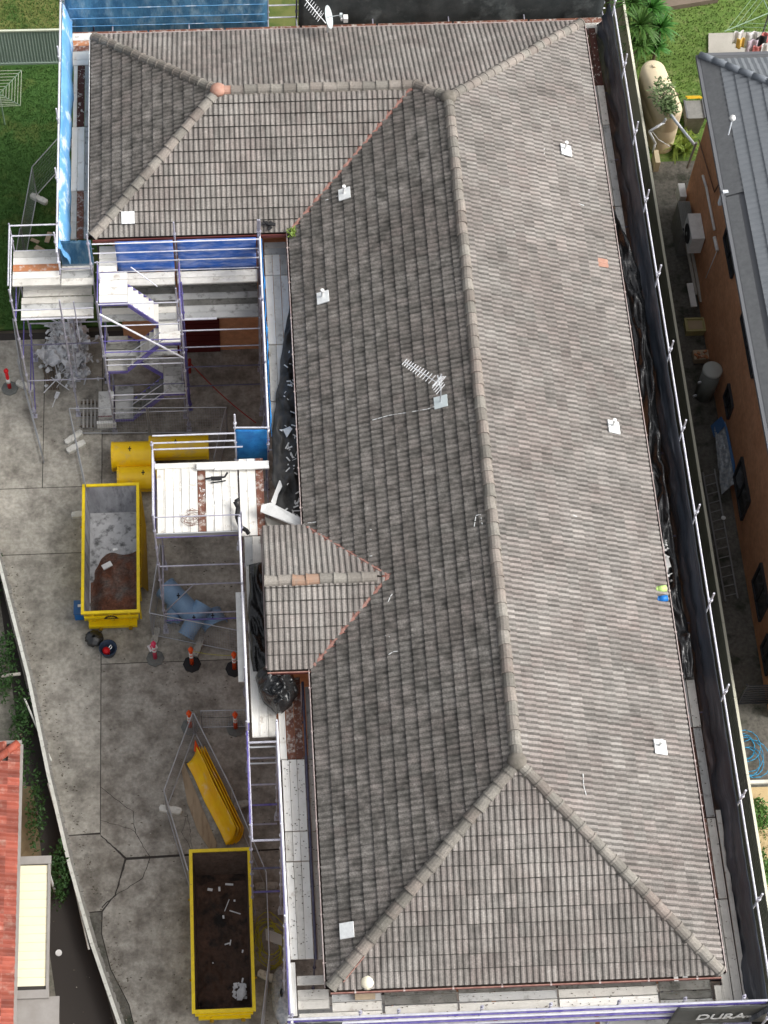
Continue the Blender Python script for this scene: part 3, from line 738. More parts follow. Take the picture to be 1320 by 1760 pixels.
# ---- west walkway, from the wing down to the gable
sw = thing('scaffold', 'long scaffold walkway with pale planks along the dark left slope of the main roof', 'scaffold', (-5.2, 16, 0))
xs = [-5.44, -5.215, -4.99, -4.78]
yb = [Y(470, 414), Y(470, 437), Y(470, 473), Y(470, 592), Y(470, 690), Y(470, 790), Y(470, 830)]
planks_x(-5.44, -4.78, [yb[1], yb[1] + .22, yb[1] + .44], DZ, ['plank_grey', 'plank_pale'], sw)
for k, (b, a) in enumerate(zip(yb[1:], yb[2:])):
    planks_y(xs, a + .01, b - .01, DZ, [['plank_pale', 'plank_white', 'plank_pale'], ['plank_white', 'plank_pale', 'plank_white'], ['plank_pale', 'plank_white', 'plank_pale']][k % 3], sw)
    plank(-4.70, -4.50, a + .01, b - .01, DZ - .1, 'plank_pale', sw)
ps = [21.75, 19.5, 17.4, 15.25]
for y in ps:
    post((-5.57, y), 0, 7.35 if y < 21 else 8.0, 'tube_galv', sw); post((-4.74, y), 0, 6.15, 'tube_dark', sw)
    rail((-5.57, y, DZ - .08), (-4.74, y, DZ - .08), 'tube_galv', sw, 'transom')
rail((-5.57, 21.9, 7.2), (-5.56, 15.2, 7.2), 'tube_white', sw, 'guard_rail', .03)
rail((-5.57, 21.9, 6.7), (-5.56, 15.2, 6.7), 'tube_purple', sw, 'guard_rail')
rail((-5.57, 21.9, 6.1), (-5.56, 15.2, 6.1), 'tube_purple', sw)
rail((-5.57, 21.9, 3.9), (-5.56, 15.2, 3.9), 'tube_dark', sw); rail((-5.57, 21.9, 2.0), (-5.56, 15.2, 2.0), 'tube_dark', sw)
rail((-4.74, 21.9, 6.1), (-4.74, 12.5, 6.1), 'tube_dark', sw, 'ledger', .035)
net('netting', [(-5.50, 21.7), (-5.48, 15.3)], 6.74, 7.16, 'netting_bright', 'narrow bright blue mesh tied along the white rail of the left walkway', amp=.10, nv=8, step=.16, freq=2.4)
# blue mesh box at its lower end
a = P(404, 738, 7.15); b = P(462, 738, 7.15)
net('netting', [(a.x, a.y), (b.x, b.y)], 5.45, 7.15, 'netting_bright', 'short square of bright blue mesh above the loading platform', amp=.07, nv=12, step=.1, freq=2)
rail(Vector((a.x - .05, a.y + .03, 7.2)), Vector((b.x, b.y + .03, 7.2)), 'tube_pale', sw, 'guard_rail')
for z in (7.0, 6.6): rail((X_(262, 770, z), a.y - .03, z), (a.x, a.y - .03, z), 'tube_pale', sw, 'guard_rail')
rail((X_(262, 770, 6.25), a.y - .03, 6.25), (a.x + .2, a.y - .03, 6.25), 'tube_pale', sw, 'ledger')
post((a.x, a.y + .02), 0, 7.9, 'tube_pale', sw)

# ---- loading platform
lp = thing('scaffold', 'square loading platform of white planks above the yellow chutes', 'scaffold', (-7.2, 13.8, 0))
x0, x1, y0, y1 = -8.66, -6.44, 12.72, 14.72
n = 10; wd_ = (x1 - x0) / n
ms = ['plank_white', 'plank_white', 'plank_white', 'plank_white', 'plank_white', 'plank_rust', 'plank_white', 'plank_white', 'plank_white', 'plank_white']
ms[0] = 'plank_pale'
for k in range(n): plank(x0 + k * wd_, x0 + (k + 1) * wd_, y0, y1, DZ, ms[k], lp)
planks_y([-6.40, -6.18, -5.95, -5.73], 12.55, 14.95, DZ, ['plank_white', 'plank_white', 'plank_rust'], lp)
planks_y([-6.32, -6.10, -5.88], 11.65, 12.53, DZ, ['plank_grey', 'plank_pale'], lp)
lp.children[-3]
mb = MB(); mb.box(((x0 + x1) / 2, y0 - .045, DZ - .05), (x1 - x0 + .06, .03, .20)); mb.build('toe_board', 'aluminium', lp)
mb = MB(); mb.box(((x0 + x1) / 2, y1 + .06, DZ + .02), (x1 - x0 + .1, .16, .05)); mb.build('toe_board', 'plank_pale', lp)
for x, y, t in ((x0 - .07, y0 - .05, 7.35), (x0 - .07, y1 + .05, 7.6), (x1 + .06, y0 - .05, 7.35), (x1 + .06, y1 + .05, 6.2)):
    post((x, y), 0, t, 'tube_galv' if t > 6 else 'tube_purple', lp)
rail((x0 - .07, y0 - .05, 7.2), (x0 - .07, y1 + .05, 7.2), 'tube_pale', lp, 'guard_rail'); rail((x0 - .07, y0 - .05, 6.7), (x0 - .07, y1 + .05, 6.7), 'tube_galv', lp, 'guard_rail')
rail((x0 - .07, y0 - .05, 7.2), (x1 + .06, y0 - .05, 7.2), 'tube_galv', lp, 'guard_rail', .018)
for z, m in ((6.05, 'tube_purple'), (4.3, 'tube_galv'), (3.1, 'tube_galv'), (1.2, 'tube_galv'), (.75, 'tube_purple')):
    rail((x0 - .05, y0 - .05, z), (x1 + .06, y0 - .05, z), m, lp)
rail((x0 - .07, y0 - .05, 6.05), (x0 - .07, y1 + .05, 6.05), 'tube_purple', lp); rail((x0 - .07, y0 - .05, 1.5), (x0 - .07, y1 + .05, 1.5), 'tube_galv', lp)
rail((x0 - .07, y0 - .02, 1.2), (x0 + .9, y0 - .02, 3.1), 'tube_galv', lp, 'brace', .02)
rail((x1 + .06, y0 - .05, 6.05), (x1 + .06, y1 + .05, 6.05), 'tube_purple', lp)

# ---- west walkway beside and below the gable, with the ladder bay
sg = thing('scaffold', 'scaffold walkway with rusty and pale planks and an open ladder bay below the small gable', 'scaffold', (-5.6, 6, 0))
ya, yb_ = 6.72, 8.25
planks_y([-6.30, -6.08, -5.86, -5.64], ya, 12.3, DZ - .01, ['plank_white', 'plank_pale', 'plank_pale'], sg)
plank(-5.60, -5.42, Y(500, 1305), yb_ + .1, DZ, 'plank_white', sg)
planks_y([-5.41, -5.20, -4.99], Y(500, 1305), yb_ + .1, DZ, ['plank_rust', 'plank_rust'], sg)
yy = [Y(500, 1305), Y(500, 1429), Y(500, 1481), Y(500, 1650)]
for k, (b, a) in enumerate(zip(yy, yy[1:])):
    planks_y([-5.56, -5.37, -5.18, -4.98], a + .01, b - .01, DZ, [['plank_white', 'plank_white', 'plank_white'], ['plank_pale', 'plank_white', 'plank_white'], ['plank_white', 'plank_pale', 'plank_white']][k], sg)
    plank(-4.88, -4.60, a + .01, b - .01, DZ - .06, 'plank_pale', sg)
plank(-4.88, -4.66, Y(500, 1305), 8.1, DZ - .06, 'plank_grey', sg)
rail((-4.93, .9, 6.22), (-4.93, 8.2, 6.22), 'tube_dark', sg, 'ledger', .035)
planks_x(-5.42, -4.60, [.30, .53], DZ, ['plank_pale'], sg); planks_x(-5.42, -4.66, [-.28, -.05, .20], DZ - .03, ['plank_pale'], sg)
plank(-5.62, -5.44, -.45, .85, DZ + .05, 'plank_white', sg, 'kick_plank')
for y in (12.6, 10.6, 8.2, 6.72, 4.0):
    post((-6.42, y), 0, 7.3, 'tube_galv', sg)
for y in (12.2, 8.2, 6.72, 4.0, 1.7, -.7): post((-5.66 if y < 7 else -4.95, y), 0, 7.3 if y < 7 else 6.1, 'tube_pale', sg)
for y in (8.2, 6.0, 3.6, 1.2): post((-4.93, y), 0, 6.15, 'tube_dark', sg)
rail((-6.44, 12.6, 7.2), (-6.38, 6.72, 7.2), 'tube_white', sg, 'guard_rail', .032); rail((-6.42, 12.6, 6.7), (-6.38, 6.72, 6.7), 'tube_purple', sg, 'guard_rail')
rail((-6.42, 12.6, 6.1), (-6.38, 4.0, 6.1), 'tube_galv', sg); rail((-6.42, 6.72, 6.7), (-6.42, 4.0, 6.7), 'tube_purple', sg, 'guard_rail')
rail((-5.66, 6.72, 7.2), (-5.60, -.85, 7.2), 'tube_white', sg, 'guard_rail', .032); rail((-5.66, 6.72, 6.75), (-5.64, -.85, 6.75), 'tube_purple', sg, 'guard_rail')
rail((-5.66, 6.72, 6.1), (-5.64, -.85, 6.1), 'tube_galv', sg)
mb = MB(); mb.box((-6.48, 10.9 - 1.2, 5.9), (.24, 2.6, .035)); mb.build('fascia_board', 'white_paint', sg)
for k, (z, m) in enumerate(((6.15, 'tube_pale'), (5.9, 'aluminium'), (5.2, 'tube_galv'), (4.9, 'aluminium'), (3.4, 'tube_galv'), (1.9, 'tube_purple'), (.4, 'tube_galv'))):
    rail((-6.42, 6.6 - .03 * k, z), (-5.66, 6.6 - .03 * k, z), m, sg, 'transom', .03)
for z, m in ((6.1, 'tube_galv'), (3.9, 'tube_dark'), (1.9, 'tube_purple')): rail((-6.42, 4.0, z), (-5.66, 4.0, z), m, sg, 'transom', .03)
# ---- south scaffold
ss = thing('scaffold', 'scaffold across the lower end of the house with triple blue guard rails', 'scaffold', (0, -.6, 0))
xx = [-4.62, -3.55, X_(660, 1700), X_(813, 1700), X_(957, 1690), X_(1128, 1690)]
plank(-5.4, -3.4, -.60, -.38, DZ, 'plank_pale', ss); plank(-5.4, -3.4, -.72, -.61, DZ, 'plank_pale', ss)
plank(-4.60, -3.4, -.37, -.15, DZ, 'plank_pale', ss); plank(-4.60, -3.4, -.14, .12, DZ, 'plank_grey', ss)
xq = [-3.36, X_(663, 1710), X_(810, 1705), X_(957, 1700)]
xe = [-3.36, X_(786, 1700), X_(957, 1690), X_(1130, 1690)]
for k, (a, b) in enumerate(((-3.36, xe[1]), (xe[1], xe[2]), (xe[2], xe[3]))):
    m1, m2 = [('plank_dark', 'plank_pale'), ('plank_grey', 'plank_pale'), ('plank_pale', 'plank_white')][k]
    plank(a + .02, b - .02, -.04, .17, DZ, 'plank_dark', ss); plank(a + .02, b - .02, -.26, -.05, DZ, m1, ss); plank(a + .02, b - .02, -.50, -.28, DZ, m2, ss); plank(a + .02, b - .02, -.62, -.51, DZ, m2, ss)
plank(xe[3] + .02, 4.55, -.19, .17, DZ, 'plank_dark', ss); plank(xe[3] + .02, 4.55, -.40, -.21, DZ, 'plank_dark', ss); plank(xe[3] + .02, 4.55, -.62, -.41, DZ, 'plank_grey', ss)
for x in (-5.6, -4.0, X_(680, 1750), X_(820, 1750), X_(935, 1740), X_(1050, 1740), X_(1160, 1730), 5.0):
    post((x, -.72), 0, 7.6, 'tube_galv', ss); post((x, .12), 0, 6.1, 'tube_dark', ss)
    rail((x, -.72, 6.1), (x, .12, 6.1), 'tube_galv', ss, 'transom')
ry = -.74
for z, m in ((7.25, 'tube_pale'), (7.05, 'tube_purple'), (6.75, 'tube_white'), (6.5, 'tube_purple'), (6.2, 'tube_pale'), (5.95, 'tube_purple')):
    rail((-5.7, ry - .03, z), (5.7, ry - .03, z), m, ss, 'guard_rail', .03)
for k, (a, b) in enumerate(((-5.4, -3.1), (-3.0, -.6), (-.5, 1.9), (2.0, 4.4), (4.5, 5.6))):
    planks_x(a, b, [-1.62, -1.40, -1.18, -.96, -.74, -.52, -.30, -.08, .14, .36], 4.8, ['plank_pale', 'plank_grey', 'plank_pale'], ss)
rail((X_(690, 1745, 6.4), -.82, 6.4), (X_(760, 1760, 5.4), -1.0, 5.4), 'tube_pale', ss, 'brace')
def banner(xa, xb, zt, zb, y, text, tx, size, label):
    t = thing('banner', label, 'banner', ((xa + xb) / 2, y, zt))
    mb = MB(); mb.grid(lambda u, v: Vector((xa + (xb - xa) * u, y + .02 * nse(u * 6, v * 2, xa), zt + (zb - zt) * v)), 24, 4)
    o = mb.build('cloth', 'banner_grey', t, True); o.modifiers.new('t', 'SOLIDIFY').thickness = .006
    cu = bpy.data.curves.new('lettering', 'FONT'); cu.body = text; cu.size = size; cu.align_x = 'CENTER'; cu.align_y = 'CENTER'; cu.extrude = .004; cu.offset = .014
    cu.offset = .008; tmp = bpy.data.objects.new('lettering', cu); COL.objects.link(tmp); dg = bpy.context.evaluated_depsgraph_get()
    me = bpy.data.meshes.new_from_object(tmp.evaluated_get(dg)); bpy.data.objects.remove(tmp)
    me.materials.clear(); me.materials.append(M('banner_ink'))
    o = bpy.data.objects.new('lettering', me); COL.objects.link(o); o.parent = t
    o.location = Vector((tx, y - .05, (zt + zb) / 2)) - t.location; o.rotation_euler = (R_(90), 0, 0); o.scale = (.66, 1, 1)
banner(X_(1163, 1725, 7.2), X_(1335, 1718, 7.2), 7.22, 5.6, -.86, 'DURA', X_(1240, 1732, 6.6), .66, 'dark grey banner lettered DURA at the lower right corner of the scaffold')
banner(X_(506, 1756, 7.2), X_(588, 1750, 7.2), 7.22, 5.6, -.86, 'DURA', X_(566, 1758, 6.6), .78, 'dark grey banner lettered DURA at the lower left, mostly cut off by the frame')

# ---- east scaffold
se = thing('scaffold', 'scaffold with weathered planks along the long right eave, behind black netting', 'scaffold', (5.2, 15, 0))
ye = [Y(1010, 48), Y(1015, 147), Y(1028, 215), Y(1040, 355), Y(1085, 560), Y(1115, 770), Y(1150, 960), Y(1175, 1168), Y(1195, 1250), Y(1220, 1405), Y(1245, 1545), -.9]
me_ = [('plank_mud', 'plank_mud'), ('plank_grey', 'plank_pale'), ('plank_pale', 'plank_grey'), ('plank_brown', 'plank_grey'), ('plank_mud', 'plank_dark'), ('plank_mud', 'plank_dark'), ('plank_grey', 'plank_dark'),
       ('plank_grey', 'plank_pale'), ('plank_mud', 'plank_grey'), ('plank_rust', 'plank_pale'), ('plank_pale', 'plank_pale')]
for k, (b, a) in enumerate(zip(ye, ye[1:])):
    n = max(1, round((b - a) / 2.6))
    for i in range(n):
        c, d = a + (b - a) * i / n, a + (b - a) * (i + 1) / n
        plank(4.82, 5.04, c + .01, d - .01, DZ, me_[k][0], se); plank(5.05, 5.27, c + .01, d - .01, DZ, me_[k][1], se)
plank(4.62, 4.83, -.9, -.1, DZ, 'plank_pale', se); plank(5.29, 5.42, -.9, 4.3, DZ + .03, 'plank_pale', se)
YE = (30.1, 27.6, 25.0, 22.5, 19.85, 17.3, 14.75, 12.15, 9.55, 7.0, 4.2, 1.6, -1.0)
for y in YE:
    post((5.72, y), 0, 7.85, 'tube_pale', se); post((4.78, y), 0, 6.1, 'tube_dark', se); rail((4.78, y, 6.08), (5.40, y, 6.08), 'tube_dark', se, 'transom')
for a, b in zip(YE, YE[1:]):
    k = YE.index(a); rail((5.72, a, 7.2), (5.72, b, 7.2), 'tube_pale', se, 'guard_rail', .027); rail((5.70, a, 6.65), (5.70, b, 6.65), 'tube_dark', se, 'guard_rail')
net('netting', [(5.64, 30.3), (5.64, -1.0)], .6, 7.12, 'netting_black', 'black netting hung the full length of the right side scaffold', amp=.16, nv=70, step=.16, freq=.9, fold=.20, bulge=.20)

# ---- north scaffold and its netting
sn = thing('scaffold', 'scaffold behind the far eave carrying blue and black netting', 'scaffold', (-3, 30.6, 0))
for k, x in enumerate((-11.3, -9.9, -7.5, -5.0, -4.1, -1.7, .7, 3.1, 5.6)):
    post((x, 30.95), 0, 7.9, 'tube_galv' if k != 4 else 'tube_dark', sn); post((x, 30.0), 0, 6.1, 'tube_dark', sn); rail((x, 30.0, 6.1), (x, 30.95, 6.1), 'tube_galv', sn, 'transom')
for z, m in ((7.2, 'tube_pale'), (6.7, 'tube_pale'), (6.15, 'tube_pale')): rail((-11.4, 30.98, z), (5.7, 30.98, z), m, sn, 'guard_rail')
for k, (a, b) in enumerate(((-11.15, -8.8), (-8.75, -6.4), (-6.35, -4.0), (-3.95, -1.6), (-1.55, .8), (.85, 3.2), (3.25, 5.6))):
    planks_x(a, b, [29.95, 30.17, 30.39, 30.61], DZ - .05, ['plank_orange' if k in (3, 4) else 'plank_pale', 'plank_pale', 'plank_rust'], sn)
net('netting', [(-11.3, 30.88), (-5.02, 30.86)], 5.5, 7.6, 'netting_blue_dark', 'deep blue mesh netting across the far left corner behind the roof', amp=.07, nv=14, step=.2, freq=1.4)
net('netting', [(-4.05, 30.86), (5.6, 30.86)], 5.3, 7.6, 'netting_black_north', 'black mesh netting behind the far eave to the right of the dish', amp=.08, nv=14, step=.2, freq=1.2)
for z in (7.0, 6.55, 6.2):
    rail((-11.2, 30.80, z), (-5.1, 30.80, z - .03), 'netting_sky', sn, 'tie_line', .012)

# ---- scaffold along the outer side of the wing
so = thing('scaffold', 'scaffold with pale and rusty planks along the far left eave of the wing', 'scaffold', (-11, 26, 0))
ym = [Y(140, 61), Y(140, 88), Y(140, 112), Y(140, 218), Y(140, 328), Y(140, 410)]
planks_x(-11.25, -10.5, [ym[1], ym[1] + .22, ym[1] + .44, ym[0] + .1], DZ, ['plank_rust', 'plank_orange', 'plank_pale'], so)
planks_x(-11.15, -10.5, [ym[2], ym[2] + .22, ym[1]], DZ, ['plank_white', 'plank_white'], so)
planks_y([-11.1, -10.98, -10.75, -10.52], ym[3] + .01, ym[2], DZ, ['plank_white', 'plank_mud', 'plank_grey'], so)
planks_y([-11.13, -10.95, -10.74, -10.52], ym[4] + .01, ym[3], DZ, ['plank_white', 'plank_white', 'plank_grey'], so)
planks_y([-11.13, -10.95, -10.74, -10.52], ym[5], ym[4], DZ, ['plank_pale', 'plank_rust', 'plank_grey'], so)
for y in (30.9, 28.5, 26.1, 23.9, 21.6):
    post((-11.43, y), 0, 7.9, 'tube_pale', so); post((-10.5, y), 0, 6.1, 'tube_dark', so); rail((-11.43, y, 6.1), (-10.5, y, 6.1), 'tube_galv', so, 'transom')
rail((-11.44, 31.2, 7.2), (-11.42, 21.4, 7.2), 'tube_white', so, 'guard_rail', .03); rail((-11.43, 31.2, 6.7), (-11.43, 21.4, 6.7), 'tube_pale', so, 'guard_rail')
rail((-11.43, 31.2, 6.1), (-11.43, 21.4, 6.1), 'tube_galv', so)
mb = MB()      # sky blue cloth slumping inward over the rail
def slump(u, v):
    y = 31.0 - 9.4 * u; w_ = .26 + .06 * nse(y * .8, 2) + .03 * nse(y * 2.6, 4)
    x = -11.38 + w_ * v; z = 7.15 - .9 * v ** 1.4 - .10 * math.sin(v * 9 + y * 1.3 + 2 * nse(y * .5, v)) * v
    return Vector((x + .04 * nse(y * 1.2, v * 3, 6), y, z))
mb.grid(slump, 90, 12); o = mb.build('netting', 'netting_sky', None, True); o.modifiers.new('t', 'SOLIDIFY').thickness = .01
tag(o, 'sky blue sheet slumped inside the rail of the far left scaffold', 'netting')

# ---- scaffold below the wing: planks, tower and stair
st = thing('scaffold', 'scaffold bays with planks in several levels below the wing, hung with cobalt mesh', 'scaffold', (-9, 21, 0))
zl = 5.95
for x0, x1 in ((-10.28, -8.08), (-8.0, -5.66)):
    big = x0 > -9; yt = Y(300, 483, 5.1)
    planks_x(x0, x1, [21.05, 21.27, 21.49], zl, ['plank_pale'], st)
    planks_x(x0, x1, [yt - .225 * k for k in range(6, -1, -1)], 5.1, ['plank_grey', 'plank_grey', 'plank_dark', 'plank_grey', 'plank_dark', 'plank_dark'] if big else ['plank_grey', 'plank_pale', 'plank_dark', 'plank_grey', 'plank_dark', 'plank_dark'], st)
plank(-10.35, -8.1, 20.05, 20.27, 4.1, 'plank_dark', st); plank(-10.35, -8.1, 19.8, 20.02, 4.1, 'plank_grey', st)
rail((-8.0, yt - 1.38, 5.1), (-6.9, yt - 1.38, 5.1), 'tube_white', st, 'ledger', .035)
for x in (-8.02, -5.62):
    for y in (21.75, 20.1): post((x, y), 0, 8.0 if y > 21 else 7.1, 'tube_galv', st)
for z, m in ((7.3, 'tube_white'), (6.85, 'tube_pale'), (6.4, 'tube_pale'), (5.9, 'tube_pale')): rail((-10.4, 21.58, z), (-5.6, 21.58, z), m, st, 'guard_rail', .02)
for z, m in ((4.9, 'tube_pale'), (4.0, 'tube_galv'), (2.9, 'tube_dark'), (1.8, 'tube_dark')): rail((-8.0, 20.1, z), (-5.6, 20.1, z), m, st, 'ledger', .022)
net('netting', [(-9.75, 21.66), (-8.08, 21.66)], 5.75, 7.28, 'netting_cobalt', 'cobalt blue mesh panel under the wing gutter, left of the middle post', amp=.04, nv=10, step=.12, freq=2)
net('netting', [(-7.96, 21.66), (-5.68, 21.66)], 5.75, 7.28, 'netting_cobalt', 'cobalt blue mesh panel under the wing gutter, right of the middle post', amp=.04, nv=10, step=.12, freq=2)
tw = thing('scaffold', 'scaffold bay with an orange plank left of the stair, above the metal scrap', 'scaffold', (-12, 21, 0))
planks_x(-12.82, -11.42, [21.12, 21.37, 21.62, 21.87, 22.12, 22.36], DZ - .2, ['plank_pale', 'plank_white', 'plank_orange', 'plank_white', 'plank_pale'], tw)
planks_x(-11.40, -10.45, [21.12, 21.37, 21.62, 21.87, 22.12], DZ - .25, ['plank_pale', 'plank_grey', 'plank_pale', 'plank_grey'], tw)
planks_x(-12.58, -10.55, [21.15, 21.38, 21.60], 5.4, ['plank_pale', 'plank_white'], tw)
planks_x(-12.62, -10.50, [20.42, 20.65, 20.88, 21.11], 5.4, ['plank_pale', 'plank_grey', 'plank_pale'], tw)
rail((-12.62, 20.38, 5.35), (-10.5, 20.38, 5.35), 'tube_white', tw, 'ledger', .03)
for x, y, t in ((-12.80, 22.4, 7.3), (-12.78, 20.3, 7.0), (-11.40, 22.4, 7.3), (-11.4, 20.3, 6.4), (-10.5, 21.5, 7.9)):
    post((x, y), 0, t, 'tube_galv' if y > 20 else 'tube_dark', tw)
for y in (22.4, 20.3):
    for z, m in ((5.95, 'tube_pale'), (4.1, 'tube_dark'), (2.1, 'tube_galv')): rail((-12.8, y, z), (-10.45, y, z), m, tw, 'ledger', .02)
for z, m in ((7.2, 'tube_pale'), (6.7, 'tube_pale')):
    rail((-12.8, 22.4, z), (-11.4, 22.4, z), m, tw, 'guard_rail'); rail((-12.8, 22.4, z), (-12.78, 20.3, z), m, tw, 'guard_rail')
for z in (5.3, 3.3, 1.3): rail((-12.8, 22.4, z), (-12.78, 20.3, z), 'tube_purple', tw, 'ledger', .02)
rail((-11.4, 20.3, 5.2), (-11.4, 22.4, 3.2), 'tube_galv', tw, 'brace', .02); rail((-11.0, 20.3, 6.3), (-11.0, 20.3, 4.2), 'tube_galv', tw, 'brace', .02)
rail((-12.74, 20.3, .2), (-12.74, 22.4, 2.1), 'tube_purple', tw, 'brace', .02)
mb = MB()
for k in range(34): mb.box((-11.35 + k * .027, 21.8, 6.55), (.012, .015, 1.15))
mb.grid(lambda u, v: Vector((-11.38 + .93 * u, 21.84 + .02 * nse(u * 8, v * 5), 7.15 - 1.15 * v)), 20, 8)
tag(mb.build('netting', 'netting_blue_dark', None), 'grey blue ribbed mesh beside the top of the stair', 'netting')

# ---- zigzag stair
sr = thing('scaffold_stair', 'zigzag aluminium scaffold stair with purple stringers climbing to the wing', 'stair', (-9.1, 20.3, 0))
XL, XM, XR = -10.25, -7.95, -7.92
LV = [(6.2, 'L'), (4.95, 'R'), (3.5, 'L'), (2.15, 'R'), (.7, 'L')]
yb0, yb1, yf0, yf1 = 20.30, 20.92, 19.68, 20.28      # back and front flights
def treads(xa, za, xb, zb, y0, y1, n, m):
    for k in range(n):
        t = (k + .5) / n; mb = MB(); x, z = xa + (xb - xa) * t, za + (zb - za) * t
        mb.box((x, (y0 + y1) / 2, z), (abs(xb - xa) / n + .012, y1 - y0, .035)); mb.box((x + .5 * abs(xb - xa) / n, (y0 + y1) / 2, z - .05), (.02, y1 - y0, .09))
        mb.build('tread', m, sr)
    for y in (y0 - .02, y1 + .02):
        d = Vector((xb - xa, 0, zb - za)); mb = MB(); a_ = Vector((xa, y, za - .05)); b_ = Vector((xb, y, zb - .05)); h = Vector((0, 0, .10))
        s = Vector((0, .018, 0)); q = [a_ - h, b_ - h, b_ + h, a_ + h]
        mb.poly([p - s for p in q]); mb.poly([p + s for p in q][::-1])
        for i in range(4): j = (i + 1) % 4; mb.poly([q[i] - s, q[i] + s, q[j] + s, q[j] - s])
        mb.build('stringer', 'tube_purple', sr)
def landing(xa, xb, z, y0, y1, m, n=2):
    for k in range(n):
        a = y0 + (y1 - y0) * k / n; b = y0 + (y1 - y0) * (k + 1) / n; plank(xa, xb, a, b, z, m, sr, 'landing_plank')
    mb = MB(); mb.box(((xa + xb) / 2, y0 - .03, z - .06), (xb - xa, .03, .10)); mb.build('landing_edge', 'tube_purple', sr)
# four flights, each turning back on the other half of the tower
landing(-10.28, -9.45, 6.2, yb0, 21.35, 'plank_white', 4); landing(-10.28, -9.75, 6.2, 21.38, 22.3, 'plank_white', 4)
treads(-9.45, 6.12, -8.62, 5.02, yb0, yb1, 6, 'plank_white'); landing(-8.62, -7.98, 4.95, yf0, yb1, 'plank_white', 4)
treads(-8.62, 4.88, -9.62, 3.58, yf0, yf1, 7, 'plank_pale'); landing(-10.22, -9.62, 3.5, yf0, yb1, 'plank_pale', 4)
treads(-9.62, 3.42, -8.62, 2.22, yb0, yb1, 7, 'plank_grey'); landing(-8.62, -7.98, 2.15, yf0, yb1, 'plank_grey', 4)
treads(-8.62, 2.07, -9.62, .78, yf0, yf1, 7, 'plank_dark'); landing(-10.20, -9.62, .7, yf0, yb1, 'plank_grey', 4)
for x, y in ((XL, 19.62), (XR, 19.62), (XL, 21.0), (XR, 21.0)): post((x, y), 0, 7.25, 'tube_galv', sr)
post((XR + .05, 19.67 + .7), 0, 7.0, 'tube_purple', sr)
for z, m in ((7.1, 'tube_pale'), (6.0, 'tube_pale'), (5.2, 'tube_purple'), (4.6, 'tube_purple'), (4.2, 'tube_pale'), (3.9, 'tube_pale'), (2.75, 'tube_dark'), (2.2, 'tube_pale'), (1.9, 'tube_galv'), (1.15, 'tube_pale')):
    rail((XL, 19.62, z), (XR, 19.62, z), m, sr, 'ledger', .018)
for z in (7.1, 5.8, 4.2, 2.4, .6):
    for x in (XL, XR): rail((x, 19.62, z), (x, 21.0, z), 'tube_purple', sr, 'transom', .022)
rail((XL + .02, 19.60, 6.65), (XR, 19.60, 4.2), 'tube_white', sr, 'brace', .03)
rail((-9.6, 19.64, 4.4), (-8.55, 19.64, 5.55), 'tube_pale', sr, 'handrail', .018); rail((-9.4, 19.64, 4.1), (-8.45, 19.64, 5.2), 'tube_pale', sr, 'handrail', .018)
rail((-9.6, 19.64, 1.6), (-8.55, 19.64, 2.8), 'tube_galv', sr, 'handrail', .018); rail((-9.4, 19.64, 1.3), (-8.45, 19.64, 2.4), 'tube_galv', sr, 'handrail', .018)
rail((-9.3, 20.95, 7.0), (-8.6, 20.95, 6.0), 'tube_white', sr, 'handrail', .018)

# ================================================================== BLACK PLASTIC SHEETS
def sheet(name, lp_, rp_, z0, m, label, cat='tarpaulin', nv=90, nu=16, amp=.10, zf=None, ridge=.10, sx=2.2, sy=.7, group=None):
    """crumpled plastic between a left and a right outline (pixels read at height z0)"""
    A = [P(*p, z0) for p in lp_]; B = [P(*p, z0) for p in rp_]
    def at(pl, t):
        k = t * (len(pl) - 1); i = min(int(k), len(pl) - 2); return pl[i].lerp(pl[i + 1], k - i)
    mb = MB()
    def fn(u, v):
        a, b = at(A, v), at(B, v); p = a.lerp(b, u)
        e = min(1, 6 * min(u, 1 - u) + .25) * min(1, 8 * min(v, 1 - v) + .2)
        r = ridged(p.x * sx * 1.3, p.y * sy * 1.6, 2) ** 3 * ridge + ridged(p.x * 3.1 * sx / 2 + 5, p.y * 2.3 * sy, 8) ** 4 * ridge * .7
        z = z0 + .03 + e * (amp * (.5 + nse(p.x * 1.8, p.y * .9, 1)) + r)
        w_ = .05 * nse(p.x * 3, p.y * 2.2, 9)
        return Vector((p.x + (w_ if 0 < u < 1 else w_ * 1.6), p.y, z + (zf(u, v) if zf else 0)))
    mb.grid(fn, nu, nv); o = mb.build(name, m, None, True); o.modifiers.new('t', 'SOLIDIFY').thickness = .006
    return tag(o, label, cat, group)
sheet('plastic_sheet', [(499, 520), (491, 560), (481, 640), (472, 700), (468, 780), (470, 830), (476, 890)], [(506, 524), (511, 560), (515, 640), (518, 700), (521, 780), (522, 830), (526, 900)],
      6.28, 'sheet_dusty', 'dusty black plastic sheet on the walkway above the small gable', amp=.04, ridge=.13)
sheet('plastic_sheet', [(430, 972), (428, 1000), (426, 1060), (430, 1120), (436, 1155)], [(452, 968), (455, 1000), (456, 1060), (459, 1120), (465, 1158)],
      6.3, 'sheet_black', 'glossy black plastic sheet crumpled along the end of the small gable', amp=.10, ridge=.22, nv=50, nu=12)
sheet('plastic_sheet', [(1042, 355), (1062, 470), (1080, 560), (1104, 720), (1112, 800), (1128, 900), (1147, 1040), (1164, 1150), (1170, 1168)],
      [(1052, 352), (1098, 470), (1112, 560), (1130, 720), (1137, 800), (1152, 900), (1172, 1040), (1190, 1130), (1194, 1166)],
      6.3, 'sheet_black', 'long black plastic sheet bunched along the right eave of the main roof', amp=.14, ridge=.26, nv=150, nu=14, sx=2.4, sy=.35)
